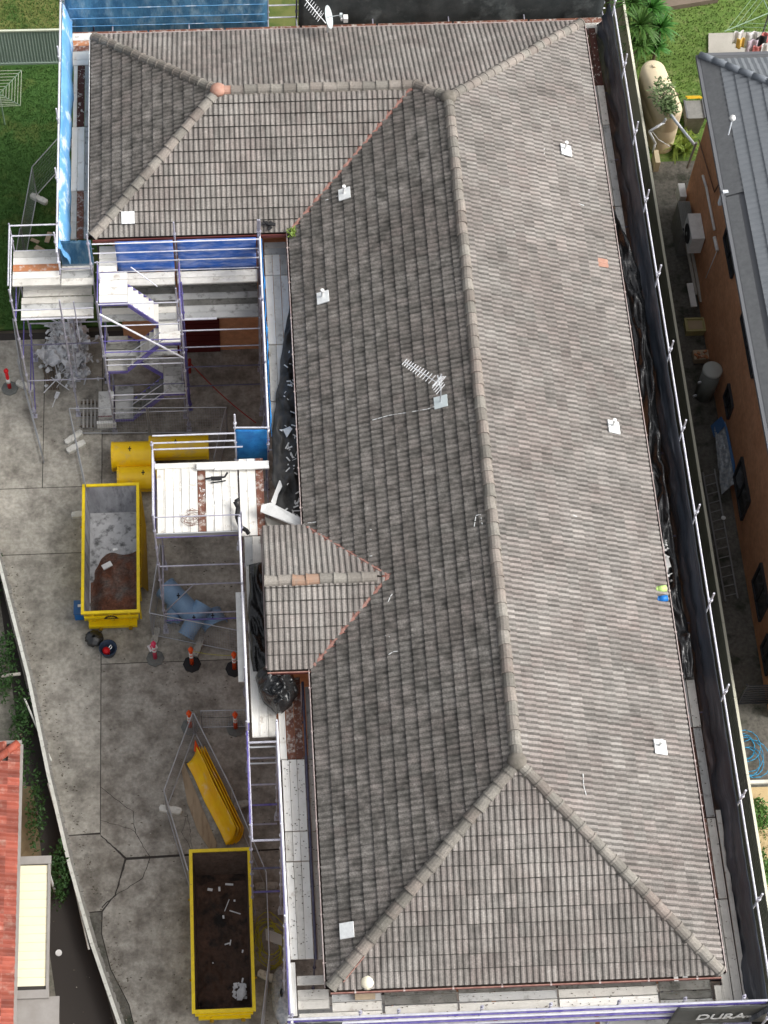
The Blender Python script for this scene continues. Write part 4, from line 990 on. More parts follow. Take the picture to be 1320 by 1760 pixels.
# heavy sack hanging from the lower end of the gable
sheet('plastic_sack', [(448, 1150), (440, 1165), (443, 1190), (455, 1210), (468, 1224), (476, 1230)], [(492, 1152), (503, 1160), (512, 1180), (515, 1194), (500, 1214), (484, 1228)],
      6.32, 'sheet_black', 'bulging crumpled black plastic sack at the lower corner of the small gable', 'sack', amp=.05, ridge=.24, nv=44, nu=34, sx=1.7, sy=1.7, zf=lambda u, v: .42 * math.sin(math.pi * u) ** .6 * math.sin(math.pi * min(1, v * .9 + .08)) ** .6)
# debris on the dusty sheet: white scraps
sc = MB(); random.seed(11)
def scrap(px, py, z, w_, l_, a, m='white_plastic', label=None):
    p = P(px, py, z); mb = MB(); r = Matrix.Rotation(a, 3, 'Z') @ Matrix.Rotation(random.uniform(-.3, .3), 3, 'X')
    mb.box(p, (l_, w_, .012), r); o = mb.build('scrap', m); tag(o, label, 'scrap', None); return o
mb = MB()
for k in range(60):
    t = random.random(); p = P(490 + 26 * random.random(), 600 + 290 * t, 6.48); r = Matrix.Rotation(random.uniform(0, 3), 3, 'Z') @ Matrix.Rotation(random.uniform(-.4, .4), 3, 'X')
    mb.box(p, (random.uniform(.04, .22), random.uniform(.015, .05), .01), r)
for k in range(40):
    t = random.random(); p = P(1128 + 12 * random.random() + 22 * t, 900 + 140 * t, 6.5); r = Matrix.Rotation(random.uniform(0, 3), 3, 'Z')
    mb.box(p, (random.uniform(.03, .12), random.uniform(.02, .06), .01), r)
for k in range(50):
    p = P(300 + 120 * random.random(), 830 + 80 * random.random(), 6.215); mb.box(p, (random.uniform(.02, .09), .02, .006), Matrix.Rotation(random.uniform(0, 3), 3, 'Z'))
tag(mb.build('debris', 'white_plastic', None), 'small white scraps scattered over the black sheets and the platform', 'debris', kind='stuff')
mb = MB(); a = P(486, 738, 6.5); mb.poly([a, a + Vector((.10, -.28, .03)), a + Vector((.26, -.05, .10)), a + Vector((.20, .08, .02))]); mb.poly([a + Vector((-.1, 0, 0)), a + Vector((-.02, -.08, .02)), a])
o = mb.build('scrap', 'white_plastic'); o.modifiers.new('t', 'SOLIDIFY').thickness = .01; tag(o, 'torn white triangle of plastic on the dusty black sheet', 'scrap')
for k, (x, y, s, lb) in enumerate(((1140, 962, .17, 'larger white torn scrap beside the right eave'), (1133, 938, .13, 'smaller white torn scrap beside the right eave'))):
    mb = MB(); a = P(x, y, 6.6); mb.poly([a, a + Vector((.04, -s * 1.6, 0)), a + Vector((s, -s * 1.4, .05)), a + Vector((s * .7, .05, .08))]); o = mb.build('scrap', 'white_plastic'); o.modifiers.new('t', 'SOLIDIFY').thickness = .01
    tag(o, lb, 'scrap')
# white metal panel lying across the corner above the gable, and the white strips on the platform
mb = MB(); q = [P(450, 868, 6.55), P(466, 864, 6.6), P(522, 893, 6.85), P(524, 908, 6.8), P(515, 908, 6.72), P(448, 880, 6.5)]
for a, b in ((q, 1),): mb.poly(a)
o = mb.build('metal_sheet', 'white_paint'); o.modifiers.new('t', 'SOLIDIFY').thickness = .02; tag(o, 'long bright white metal sheet lying diagonally above the small gable', 'sheet')
mb = MB(); q = [P(466, 862, 6.4), P(480, 826, 6.4), P(489, 829, 6.4), P(478, 850, 6.4), P(474, 866, 6.4), P(470, 872, 6.4)]; mb.poly(q)
o = mb.build('metal_strip', 'white_paint'); o.modifiers.new('t', 'SOLIDIFY').thickness = .015; tag(o, 'bent white strip beside the dusty black sheet', 'strip')
mb = MB(); a, b = P(338, 800, 6.3), P(462, 798, 6.3); mb.box((a + b) / 2 - Vector((0, .02, 0)), ((b - a).length, .20, .06)); mb.box((a + b) / 2 + Vector((.25, -.12, .03)), ((b - a).length * .75, .10, .05))
tag(mb.build('metal_strip', 'white_paint'), 'straight white metal strip along the upper edge of the loading platform', 'strip')
mb = MB(); q = [P(455, 889, 6.26), P(500, 908, 6.26), P(520, 910, 6.26), P(462, 912, 6.26)]; mb.poly(q); o = mb.build('board', 'concrete_pale'); o.modifiers.new('t', 'SOLIDIFY').thickness = .02
tag(o, 'grey dusty board under the white metal sheet', 'board')
# black clamp, strap and tangle of wire on the platform
mb = MB(); a = P(353, 821, 6.3); mb.path([P(353, 823, 6.27), P(365, 821, 6.3), P(386, 820, 6.32), P(391, 812, 6.35)], .028, 7); mb.path([P(362, 830, 6.26), P(378, 828, 6.28), P(388, 826, 6.28)], .02, 6); mb.box(P(372, 822, 6.28), (.30, .10, .05))
tag(mb.build('clamp', 'rubber'), 'black clamp lying on the white loading platform', 'tool')
mb = MB(); pts = [P(404, 862, 6.45), P(409, 872, 6.4), P(407, 888, 6.4), P(413, 905, 6.35), P(424, 912, 6.45), P(428, 918, 6.4)]
mb.path(pts, .06, 8); mb.tube(pts[0], pts[0] + Vector((.12, .06, .02)), .05, 8)
tag(mb.build('strap_bag', 'black_fabric', None, True), 'black strap bag slung over the rail of the loading platform', 'bag')
mb = MB(); random.seed(5)
for k in range(7):
    c = P(332 + random.uniform(-9, 9), 884 + random.uniform(-8, 12), 6.25); r0 = random.uniform(.12, .26); pts = []
    for i in range(15): t = i / 14 * random.uniform(4, 6.2); pts.append(c + Vector((math.cos(t + k) * r0 * (1 + .2 * math.sin(t * 2)), math.sin(t + k) * r0 * .8, .02 * math.sin(t * 3 + k) + .02)))
    mb.path(pts, .006, 4)
tag(mb.build('wire_tangle', 'wire_brown'), 'tangle of thin brown wire on the loading platform', 'wire')

# ================================================================== ON THE ROOF
def roof_pt(px, py, side, off=0.05):
    f = {'E': lambda q: EZ + (HW - q.x) * TP, 'W': lambda q: EZ + (q.x + HW) * TP, 'S': lambda q: EZ + q.y * TP, 'w': lambda q: EZ + (q.y - LL + W2) * TP, 'n': lambda q: EZ + (LL - q.y) * TP}[side]
    z = EZ + 1
    for _ in range(14): q = P(px, py, z); z = f(q) + off
    return P(px, py, z)
an = thing('tv_antenna', 'silver television antenna with many short rods on the dark left roof slope', 'antenna', roof_pt(757, 690, 'W', .05))
b0 = roof_pt(757, 692, 'W', .05); top = Vector((b0.x - .06, b0.y + .1, b0.z + 1.25))
rod('mast', b0, top, .02, 'aluminium', an)
mb = MB(); c = b0; mb.grid(lambda u, v: c + Vector(((u - .5) * .34, (v - .5) * .36, (u - .5) * .34 * TP + .05)), 3, 3); o = mb.build('mounting_plate', 'dish_grey', an); o.modifiers.new('t', 'SOLIDIFY').thickness = .03
tip = P(695, 622, top.z - .05); tail = P(750, 657, top.z - .05); rod('boom', tail, tip, .014, 'aluminium', an); rod('boom', tail, top - Vector((0, 0, .05)), .014, 'aluminium', an)
d = (tip - tail).normalized(); s = d.cross(Vector((0, 0, 1))).normalized()
for k in range(13):
    t = k / 12; c = tail.lerp(tip, t ** .8); L_ = .16 - .05 * t; rod('element', c - s * L_, c + s * L_, .009, 'aluminium', an, 6)
for sg_ in (-1, 1):
    for k in range(4): c = tail + Vector((0, 0, sg_ * .05 * (k + 1))) - d * .05 * k; rod('reflector', c - s * .19, c + s * .19, .008, 'aluminium', an, 6)
rod('boom', tail, P(757, 648, top.z), .012, 'aluminium', an); rod('dipole', P(752, 645, top.z), P(757, 668, top.z), .014, 'aluminium', an, 6)
# lichen-white mortar runs and scraps
mb = MB()
for side, pts in (('W', [(640, 722), (668, 714), (700, 709), (735, 703), (752, 697)]), ('W', [(557, 345), (575, 339), (588, 335)]), ('W', [(667, 1035), (671, 1025), (675, 1020)]), ('W', [(662, 1092), (672, 1095)]),
                  ('W', [(668, 1125), (676, 1120), (685, 1119)]), ('W', [(632, 909), (640, 911)]), ('W', [(634, 956), (641, 955)]), ('W', [(815, 905), (818, 886), (826, 884), (829, 903)]),
                  ('E', [(1002, 1330), (1003, 1350), (1008, 1368)]), ('E', [(935, 255), (936, 275)]), ('E', [(995, 350), (1006, 354)]), ('E', [(985, 885), (993, 889)]), ('W', [(529, 899), (545, 897)])):
    q = [roof_pt(x, y, side, .075) for x, y in pts]
    for a, b in zip(q, q[1:]):
        n = max(1, int((b - a).length / .12))
        for i in range(n):
            if random.random() < .25: continue
            mb.tube(a.lerp(b, i / n), a.lerp(b, (i + .8) / n), .011, 5)
tag(mb.build('mortar_scrap', 'flashing_white', None), 'thin whitish smears and scraps scattered over the main roof', 'debris', kind='stuff')
# satellite dish
dc = P(562, 30, 7.9); ds = thing('satellite_dish', 'grey satellite dish on a pole at the far eave', 'dish', (dc.x, dc.y - .1, 7))
rod('mast', Vector((dc.x + .05, dc.y + .12, 6.3)), dc + Vector((.02, .06, 0)), .025, 'aluminium', ds)
mb = MB(); ax = Vector((.92, -.12, .34)).normalized(); a = ax.orthogonal().normalized(); b = ax.cross(a)
def dish(u, v):
    r = .36 * v; t = 2 * math.pi * u; return dc + (a * math.cos(t) + b * math.sin(t)) * r + ax * (.22 * r * r / .36 - .02)
mb.grid(dish, 28, 6); o = mb.build('reflector', 'dish_grey', ds, True); o.modifiers.new('t', 'SOLIDIFY').thickness = .015
rod('feed_arm', dc - b * .1 + ax * 0, dc + ax * .42, .012, 'aluminium', ds); mb = MB(); mb.box(dc + ax * .45, (.08, .08, .10)); mb.build('feed_horn', 'dish_grey', ds)
sa = thing('mast_antenna', 'slim antenna with crossed rods leaning beside the satellite dish', 'antenna', P(560, 42, 7)); a, b = P(560, 40, 7.0), P(524, -2, 7.7)
rod('boom', a, b, .018, 'aluminium', sa); d = (b - a).normalized(); s = d.cross(Vector((0, 0, 1))).normalized()
for k in range(8): c = a.lerp(b, .25 + .09 * k); rod('element', c - s * .20, c + s * .20, .008, 'aluminium', sa, 6)
rod('brace', P(545, 33, 7), P(552, 23, 7.3), .016, 'aluminium', sa)
mb = MB(); c = P(594, 32, 6.9); mb.box(c, (.14, .18, .18)); mb.box(c - Vector((.12, .02, 0)), (.06, .08, .08)); tag(mb.build('junction_box', 'white_plastic'), 'small white box by the far eave right of the dish', 'box')
# bits at the eaves
mb = MB(); c = P(457, 388, 7.15)
for k in range(9): mb.box(c + Vector((random.uniform(-.25, .25), random.uniform(-.12, .12), random.uniform(0, .12))), (random.uniform(.05, .25), random.uniform(.03, .08), .04), Matrix.Rotation(random.uniform(0, 3), 3, 'Z'))
tag(mb.build('tool_pile', 'rubber'), 'dark pile of tools above the wing gutter', 'tools')
mb = MB(); leaf_cluster(mb, P(502, 399, 7.15), (.13, .14, .10), 120, .09); tag(mb.build('weed', 'leaf_lime'), 'bright green weed growing at the foot of the roof valley', 'plant')
mb = MB(); c = P(631, 1688, 7.0); mb.lathe([(.001, -.19), (.12, -.15), (.18, -.06), (.19, 0), (.17, .08), (.11, .15), (.03, .19), (.001, .192)], c, 20, False)
tag(mb.build('round_globe', 'cream_ball', None, True), 'round cream globe resting on the lower gutter', 'globe')
mb = MB(); a, b = P(610, 1713, 6.3), P(645, 1713, 6.3); mb.box((a + b) / 2, ((b - a).length, .14, .05)); tag(mb.build('timber_offcut', 'plank_wood'), 'short brown timber offcut on the planks under the cream globe', 'timber')
mb = MB(); a = P(1168, 1671, 6.95); mb.box(a, (.52, .07, .05)); mb.box(a + Vector((-.1, -.12, -.02)), (.10, .16, .04)); mb.box(a + Vector((.12, -.08, -.02)), (.12, .10, .04)); tag(mb.build('gutter_clip', 'white_plastic'), 'white bracket clipped to the lower gutter near its right end', 'bracket')
for nm, px, py, m, lb in (('spray_bottle', 1136, 1012, 'lime_plastic', 'pale green bottle lying at the right eave above a blue one'), ('spray_bottle', 1138, 1029, 'blue_box', 'bright blue bottle lying at the right eave')):
    t = thing(nm, lb, 'bottle', P(px, py, 7.1), 'bottles at the right eave'); c = P(px, py, 7.12); k = Vector((1, .1, 0)).normalized()
    mb = MB(); mb.tube(c - k * .10, c + k * .14, .085, 12); mb.tube(c - k * .16, c - k * .10, .03, 12, .085); mb.build('bottle_body', m, t, True)
    mb = MB(); mb.tube(c - k * .30, c - k * .16, .03, 8); mb.box(c - k * .30, (.05, .14, .04)); mb.build('nozzle', 'white_plastic' if m == 'lime_plastic' else 'tarp_blue', t)
mb = MB(); q = [P(598, 1650, 7.2), P(590, 1690, 7.0)]; a, b = roof_pt(626, 1644, 'S', .10), roof_pt(590, 1688, 'S', .10); mb.tube(a, b, .014, 6); tag(mb.build('trim_strip', 'mortar_pink'), 'thin pinkish strip lying beside the lower left hip', 'strip')

# ================================================================== SKIP BINS
def skip(name, label, x0, x1, y0, y1, H, inner, floor_m, zfloor, logo):
    t = thing(name, label, 'skip bin', ((x0 + x1) / 2, (y0 + y1) / 2, 0), 'yellow skip bins on the driveway')
    ti, te = .06, .30      # inward taper of sides and of the ends towards the bottom
    top = [(x0, y0), (x1, y0), (x1, y1), (x0, y1)]; bot = [(x0 + ti, y0 + te), (x1 - ti, y0 + te), (x1 - ti, y1 - te), (x0 + ti, y1 - te)]
    mb = MB()
    for i in range(4):
        j = (i + 1) % 4; mb.poly([(*bot[i], .10), (*bot[j], .10), (*top[j], H), (*top[i], H)])
    mb.build('wall', 'yellow_paint', t)
    e = .05; it = [(x0 + e, y0 + e), (x1 - e, y0 + e), (x1 - e, y1 - e), (x0 + e, y1 - e)]; ib = [(x0 + ti + e, y0 + te + e), (x1 - ti - e, y0 + te + e), (x1 - ti - e, y1 - te - e), (x0 + ti + e, y1 - te - e)]
    mb = MB()
    for i in range(4):
        j = (i + 1) % 4; mb.poly([(*it[i], H), (*it[j], H), (*ib[j], zfloor), (*ib[i], zfloor)])
    mb.build('lining', inner, t)
    mb = MB(); mb.poly([(*p, zfloor) for p in ib]); mb.build('floor', floor_m, t)
    for a, b in zip(top, top[1:] + top[:1]):
        c = Vector(((a[0] + b[0]) / 2, (a[1] + b[1]) / 2, H)); dx, dy = abs(a[0] - b[0]), abs(a[1] - b[1]); mb = MB()
        if dx > dy: mb.box(c, (dx + .09, .09, .07))
        else: mb.box(c - Vector((0, 0, .003)), (.09, dy - .09, .07))
        mb.build('rim', 'yellow_paint', t)
    for k in range(7):
        y = y0 + .35 + (y1 - y0 - .7) * k / 6
        for s, x in ((-1, x0), (1, x1)):
            mb = MB(); mb.box((x + s * .01, y, H * .52), (.06, .08, H - .25)); mb.build('rib', 'yellow_paint', t)
    for k in range(3):
        x = x0 + .28 + (x1 - x0 - .56) * k / 2; mb = MB(); mb.box((x, y0 + te * .5 - .035, H * .52), (.08, .05, H - .22), Matrix.Rotation(.24, 3, 'X')); mb.build('rib', 'yellow_paint', t)
    mb = MB(); mb.box(((x0 + x1) / 2, y0 - .02, H - .28), (x1 - x0 - .06, .05, .10)); mb.box(((x0 + x1) / 2, y0 + .14, .26), (x1 - x0 - .2, .22, .14)); mb.build('bumper', 'yellow_paint', t)
    for x in (x0 + .45, x1 - .30): mb = MB(); mb.tube((x, y0 - .04, .22), (x, y0 + .05, .22), .06, 10); mb.build('roller', 'yellow_dull', t)
    for s, x in ((-1, x0), (1, x1)):
        for y in (y0 + .9, y1 - 1.3): mb = MB(); mb.tube((x, y, H - .2), (x + s * .10, y, H - .2), .035, 8); mb.build('lug', 'yellow_dull', t)
    if logo:
        mb = MB(); cx = (x0 + x1) / 2; c = Vector((cx, y0 - .055, H - .30))
        for k in range(9):
            a = math.pi * (k + .5) / 9; q = c + Vector((math.cos(a) * .16, 0, math.sin(a) * .13)); mb.box(q, (.035, .012, .055 + .03 * math.sin(a)), Matrix.Rotation(math.pi / 2 - a, 3, 'Y'))
        mb.box(c + Vector((0, 0, -.02)), (.42, .012, .025)); mb.build('emblem', 'rubber', t)
    return t
skip('skip_bin', 'yellow skip bin near the loading platform, half filled with reddish rubble', -11.10, -9.47, 12.72, 16.96, 1.35, 'bin_inside_grey', 'bin_floor_pale', .25, True)
skip('skip_bin', 'yellow skip bin at the bottom of the driveway with a dark wet interior', -8.08, -6.48, 1.02, 5.42, 1.25, 'bin_inside_dark', 'soil_dark', .2, False)
# rubble in the first, soil in the second
mb = MB()
def heap(u, v):
    x = -10.96 + 1.42 * u; y = 13.04 + 2.9 * v; front = .74 + .16 * nse(x * 1.4, 2.2) + .12 * (x + 10.3)
    h = max(0, min(1, (front - v) * 4)); side = min(1, 5 * (u + .05 * nse(y * 3, 1) - .06)) if u < .3 else 1
    z = .24 + h * max(.05, side) * (.26 + .16 * nse(x * 1.8, y * 1.6) + .07 * nse(x * 6, y * 6, 3) + .12 * u) - (1 - h) * .03
    return Vector((x, y, z))
mb.grid(heap, 40, 70); tag(mb.build('rubble', 'soil_red', None, True), 'heap of reddish brown rubble inside the upper skip bin', 'rubble', kind='stuff')
for k, (px, py, s, a) in enumerate(((184, 972, .20, .5), (198, 945, .10, .2))):
    mb = MB(); mb.box(P(px, py, .78), (s * 1.5, s * .8, .06), Matrix.Rotation(a, 3, 'Z')); tag(mb.build('tile_fragment', 'white_plastic'), ['larger pale fragment on the reddish rubble', 'smaller pale fragment on the reddish rubble'][k], 'fragment')
mb = MB()
mb.grid(lambda u, v: Vector((-7.98 + 1.40 * u, 1.35 + 3.5 * v, .24 + .07 * (.5 + nse(u * 2.4, v * 4)) + .03 * nse(u * 11, v * 20, 2))), 40, 80)
tag(mb.build('wet_soil', 'soil_dark', None, True), 'dark wet soil covering the bottom of the lower skip bin', 'soil', kind='stuff')
mb = MB(); random.seed(3)
for px, py, w_, l_ in ((361, 1529, .14, .07), (377, 1528, .06, .12), (394, 1520, .22, .05), (403, 1548, .05, .05), (384, 1576, .05, .09), (404, 1568, .32, .025), (390, 1556, .02, .35), (391, 1622, .16, .03), (396, 1620, .03, .15), (417, 1635, .04, .08), (366, 1655, .03, .03)):
    mb.box(P(px, py, .48), (w_, l_, .03), Matrix.Rotation(random.uniform(-.4, .4), 3, 'Z'))
for k in range(26): mb.box(P(402 + 20 * random.random(), 1684 + 34 * random.random(), .5), (random.uniform(.04, .13), random.uniform(.05, .16), .02), Matrix.Rotation(random.uniform(0, 3), 3, 'Z') @ Matrix.Rotation(random.uniform(-.5, .5), 3, 'X'))
tag(mb.build('litter', 'cloth_white', None), 'small white litter lying on the soil in the lower skip bin', 'litter', kind='stuff')
mb = MB(); c = P(413, 1706, .56); mb.poly([c + Vector(v) for v in ((-.10, -.20, 0), (.04, -.22, .04), (.15, -.05, .02), (.12, .16, .06), (-.02, .12, .02), (-.09, .04, .05))]); o = mb.build('plastic_bag', 'cloth_white'); o.modifiers.new('t', 'SOLIDIFY').thickness = .03
tag(o, 'pale blue white bag in the lower corner of the lower skip bin', 'bag')
# yellow lid leaning on the right of the upper bin
mb = MB(); q = [P(240, 842, 1.3), P(249, 905, .9), P(253, 1016, .15), P(240, 1004, .9)]; mb.poly(q); o = mb.build('bin_door', 'yellow_dull'); o.modifiers.new('t', 'SOLIDIFY').thickness = .04
tag(o, 'dull yellow door folded back against the right side of the upper skip bin', 'door')
# blue box, black sack and bucket beside it
bx = thing('toolbox', 'small bright blue box beside the lower left corner of the upper skip bin', 'box', (*P(136, 1050, 0).to_2d(), 0)); c = P(136, 1049, .25)
mb = MB(); mb.box((c.x, c.y, .22), (.26, .42, .42)); mb.build('box_body', 'blue_box', bx); mb = MB(); mb.box((c.x, c.y, .45), (.29, .45, .05)); mb.build('lid', 'tarp_blue', bx); mb = MB(); mb.box((c.x + .04, c.y + .04, .485), (.12, .08, .02)); mb.build('sticker', 'white_plastic', bx)
mb = MB(); c = P(162, 1099, .12)
def bag(u, v):
    a = u * 2 * math.pi; r = .24 * math.sin(math.pi * (v * .96 + .02)) ** .6 * (1 + .22 * ridged(math.cos(a) * 3, math.sin(a) * 3, v * 3)); return Vector((c.x + r * math.cos(a), c.y + r * math.sin(a), .01 + .34 * v))
mb.grid(bag, 26, 12); tag(mb.build('rubbish_bag', 'sheet_black', None, True), 'tied black rubbish bag on the concrete below the upper skip bin', 'bag')
bk = thing('bucket', 'dark tub with a red pot inside on the concrete below the upper skip bin', 'bucket', (*P(187, 1121, 0).to_2d(), 0)); c = bk.location
mb = MB(); mb.lathe([(.20, .0), (.26, .30), (.27, .30), (.27, .33), (.235, .33), (.18, .05), (.001, .05)], c, 22, False); mb.build('tub', 'navy_plastic', bk, True)
mb = MB(); mb.lathe([(.10, .06), (.11, .26), (.001, .27)], c + Vector((-.06, -.05, 0)), 14, False); mb.build('pot', 'red_plastic', bk, True)
mb = MB(); mb.path([c + Vector((.02, .02, .28)), c + Vector((.08, .10, .30)), c + Vector((.12, .02, .30)), c + Vector((.06, -.04, .3))], .012, 6); mb.build('handle', 'aluminium', bk)

# ================================================================== CHUTES
def chute(label, a, b, r, m, group, half=False, r2=None, ribs=2, name='rubbish_chute'):
    """hollow tapered plastic tube lying on the ground; half=True is an open trough"""
    a, b = Vector(a), Vector(b); t = thing(name, label, 'chute', (a.x, a.y, 0), group); k = (b - a).normalized(); s = k.cross(Vector((0, 0, 1))).normalized(); up = s.cross(k); r2 = r2 or r
    mb = MB(); a0, a1 = (-.15, math.pi + .15) if half else (0, 2 * math.pi)
    def fn(u, v):
        g_ = a0 + (a1 - a0) * u; rr = r + (r2 - r) * v; rr += .012 * (1 if (v * ribs) % 1 < .06 else 0); return a + (b - a) * v + (s * math.cos(g_) + up * math.sin(g_)) * rr
    mb.grid(fn, 28, 30); o = mb.build('tube', m, t, True); o.modifiers.new('t', 'SOLIDIFY').thickness = .018
    for v in ([0, 1] if not half else [0]):
        mb = MB(); c = a + (b - a) * v; rr = (r if v == 0 else r2) + .012
        for i in range(20):
            g0, g1 = a0 + (a1 - a0) * i / 20, a0 + (a1 - a0) * (i + 1) / 20; q = [s * math.cos(g0) + up * math.sin(g0), s * math.cos(g1) + up * math.sin(g1)]
            mb.poly([c + q[0] * rr - k * .03, c + q[1] * rr - k * .03, c + q[1] * rr + k * .03, c + q[0] * rr + k * .03])
        o = mb.build('collar', m, t); o.modifiers.new('t', 'SOLIDIFY').thickness = .02
    for v in (.45,):
        mb = MB(); c = a + (b - a) * v + up * (r + .01); mb.box(c, (.03, .16, .03)); mb.box(c, (.10, .03, .04)); mb.build('latch', 'rubber', t)
    return t
yg = 'yellow rubbish chutes by the loading platform'
chute('upper left yellow rubbish chute tube with its end over the driveway', P(194, 785, .44), P(262, 783, .44), .44, 'yellow_plastic', yg)
chute('longer yellow rubbish chute tube pushed into the upper one, reaching right under the rails', P(258, 771, .42), P(357, 768, .42), .37, 'yellow_plastic', yg, ribs=3)
chute('lower yellow rubbish chute tube running under the loading platform', P(204, 824, .40), P(300, 822, .40), .38, 'yellow_plastic', yg)
bgp = 'blue chutes under the ladder platform'
chute('large blue chute tube leaning from the left post', P(284, 1010, .55), P(332, 1056, .40), .33, 'blue_plastic', bgp, r2=.29)
chute('short blue chute tube standing nearest the left post', P(298, 1020, .35), P(298, 1068, .18), .18, 'blue_plastic', bgp)
chute('blue chute tube pointing toward the striped bollard chain', P(350, 1040, .62), P(320, 1092, .28), .25, 'blue_plastic', bgp, r2=.23)
chute('open blue half chute right of the other blue tubes', P(360, 1056, .10), P(372, 1078, .06), .36, 'blue_plastic', bgp, half=True)
# stack of nested yellow half chutes standing on their side
base_a, base_b = P(333, 1296, .35), P(402, 1440, .35)
for k in range(4):
    off = Vector((.10 * k, -.02 * k, 0)); k_ = (base_b - base_a).normalized(); s_ = Vector((-k_.y, k_.x, 0)); t = thing('chute_section', ['outermost orange yellow half chute of the nested stack, streaked and glossy', 'second orange yellow half chute nested behind the outermost', 'third orange yellow half chute in the nested stack', 'rearmost orange yellow half chute, nearest the fence'][k], 'chute', base_a + off - Vector((0, 0, .35)), 'nested yellow half chutes')
    mb = MB(); sh = Vector((.075 * k, .02 * k, -.05 * k)); L0, L1, Q0, Q1 = P(321, 1313, .12), P(389, 1453, .12), P(338, 1283, .72), P(406, 1424, .72)
    def fn(u, v):
        c = L0.lerp(L1, v).lerp(Q0.lerp(Q1, v), u) + sh; s_ = math.sin(math.pi * u)
        return c + Vector((.05 * s_, 0, -.14 * s_ + .025 * nse(v * 5, u * 3, k) )) + Vector((.03 * nse(v * 3, 1, k), .03 * nse(u * 4, k, 2), 0))
    mb.grid(fn, 14, 24); o = mb.build('shell', 'orange_yellow' if k != 1 else 'yellow_plastic', t, True); o.modifiers.new('t', 'SOLIDIFY').thickness = .016
mb = MB(); mb.poly([P(336, 1272, .9), P(343, 1290, .7), P(348, 1300, .5), P(334, 1290, .5)]); o = mb.build('traffic_cone_flag', 'orange_plastic'); o.modifiers.new('t', 'SOLIDIFY').thickness = .02; tag(o, 'orange plastic flap sticking out above the nested yellow chutes', 'plastic')
mb = MB(); mb.prism([tuple(P(x, y, 0).to_2d()) for x, y in ((316, 1308), (322, 1326), (336, 1360), (372, 1448), (371, 1463), (362, 1463), (340, 1430), (322, 1380), (312, 1325))], .004, .03)
tag(mb.build('plywood_sheet', 'plywood'), 'worn plywood sheet lying beside the nested yellow chutes', 'plywood')

# ================================================================== TEMPORARY FENCES
FG = 'temporary fence panels around the work site'
def fp(pt, qt, label, H=1.62):
    """panel given by the pixels of its top corners"""
    a, b = P(*pt, H), P(*qt, H); a.z = b.z = 0
    t = thing('temporary_fence', label, 'fence panel', a, FG); Z = Vector((0, 0, 1)); m = 'fence_tube'
    rod('upright', a + Z * .02, a + Z * H, .019, m, t); rod('upright', b + Z * .02, b + Z * H, .019, m, t)
    rod('rail', a + Z * H, b + Z * H, .019, m, t); rod('rail', a + Z * .12, b + Z * .12, .019, m, t)
    L_ = (b - a).length; mb = MB(); n = max(2, int(L_ / .075)); w_ = .0032
    for i in range(1, n): c = a + (b - a) * i / n; mb.tube(c + Z * .14, c + Z * (H - .02), w_, 3, cap=False)
    for i in range(1, 9): zz = .12 + (H - .12) * i / 9; mb.tube(a + Z * zz, b + Z * zz, w_, 3, cap=False)
    tag(mb.build('mesh_infill', 'fence_wire', t), kind='stuff'); return t
fp((119, 702), (251, 701), 'mesh fence panel above the yellow chutes, left half')
fp((254, 701), (389, 700), 'mesh fence panel above the yellow chutes, right half')
fp((119, 703), (146, 830), 'mesh fence panel running from the white feet to the upper skip bin')
fp((388, 702), (368, 786), 'mesh fence panel at the right ends of the yellow chutes')
fp((275, 935), (257, 1053), 'mesh fence panel left of the blue chutes')
fp((259, 1054), (411, 1084), 'mesh fence panel just below the blue chutes')
fp((345, 1222), (424, 1220), 'short fence panel between two orange bollards', 1.35)
fp((331, 1226), (282, 1358), 'fence panel slanting left beside the nested yellow chutes', 1.62)
fp((282, 1360), (323, 1496), 'fence panel from the white foot down to the lower skip bin', 1.62)
fp((333, 1226), (398, 1355), 'upper fence panel right of the nested yellow chutes', 1.62)
fp((399, 1357), (457, 1497), 'lower fence panel right of the nested yellow chutes', 1.62)
fp((458, 1498), (463, 1640), 'fence panel along the right side of the lower skip bin', 1.62)
fp((463, 1642), (448, 1772), 'fence panel running out of the frame beside the lower skip bin', 1.62)
fp((99, 238), (55, 287), 'mesh fence panel on the lawn, upper one', 1.62)
fp((55, 288), (36, 392), 'mesh fence panel on the lawn, middle one', 1.62)
fp((34, 393), (18, 500), 'mesh fence panel on the lawn, lowest one', 1.62)
fp((22, 548), (34, 625), 'mesh fence panel at the corner of the lawn and the driveway', 1.62)
fp((30, 618), (70, 768), 'leaning fence panel left of the metal scrap heap', 1.0)
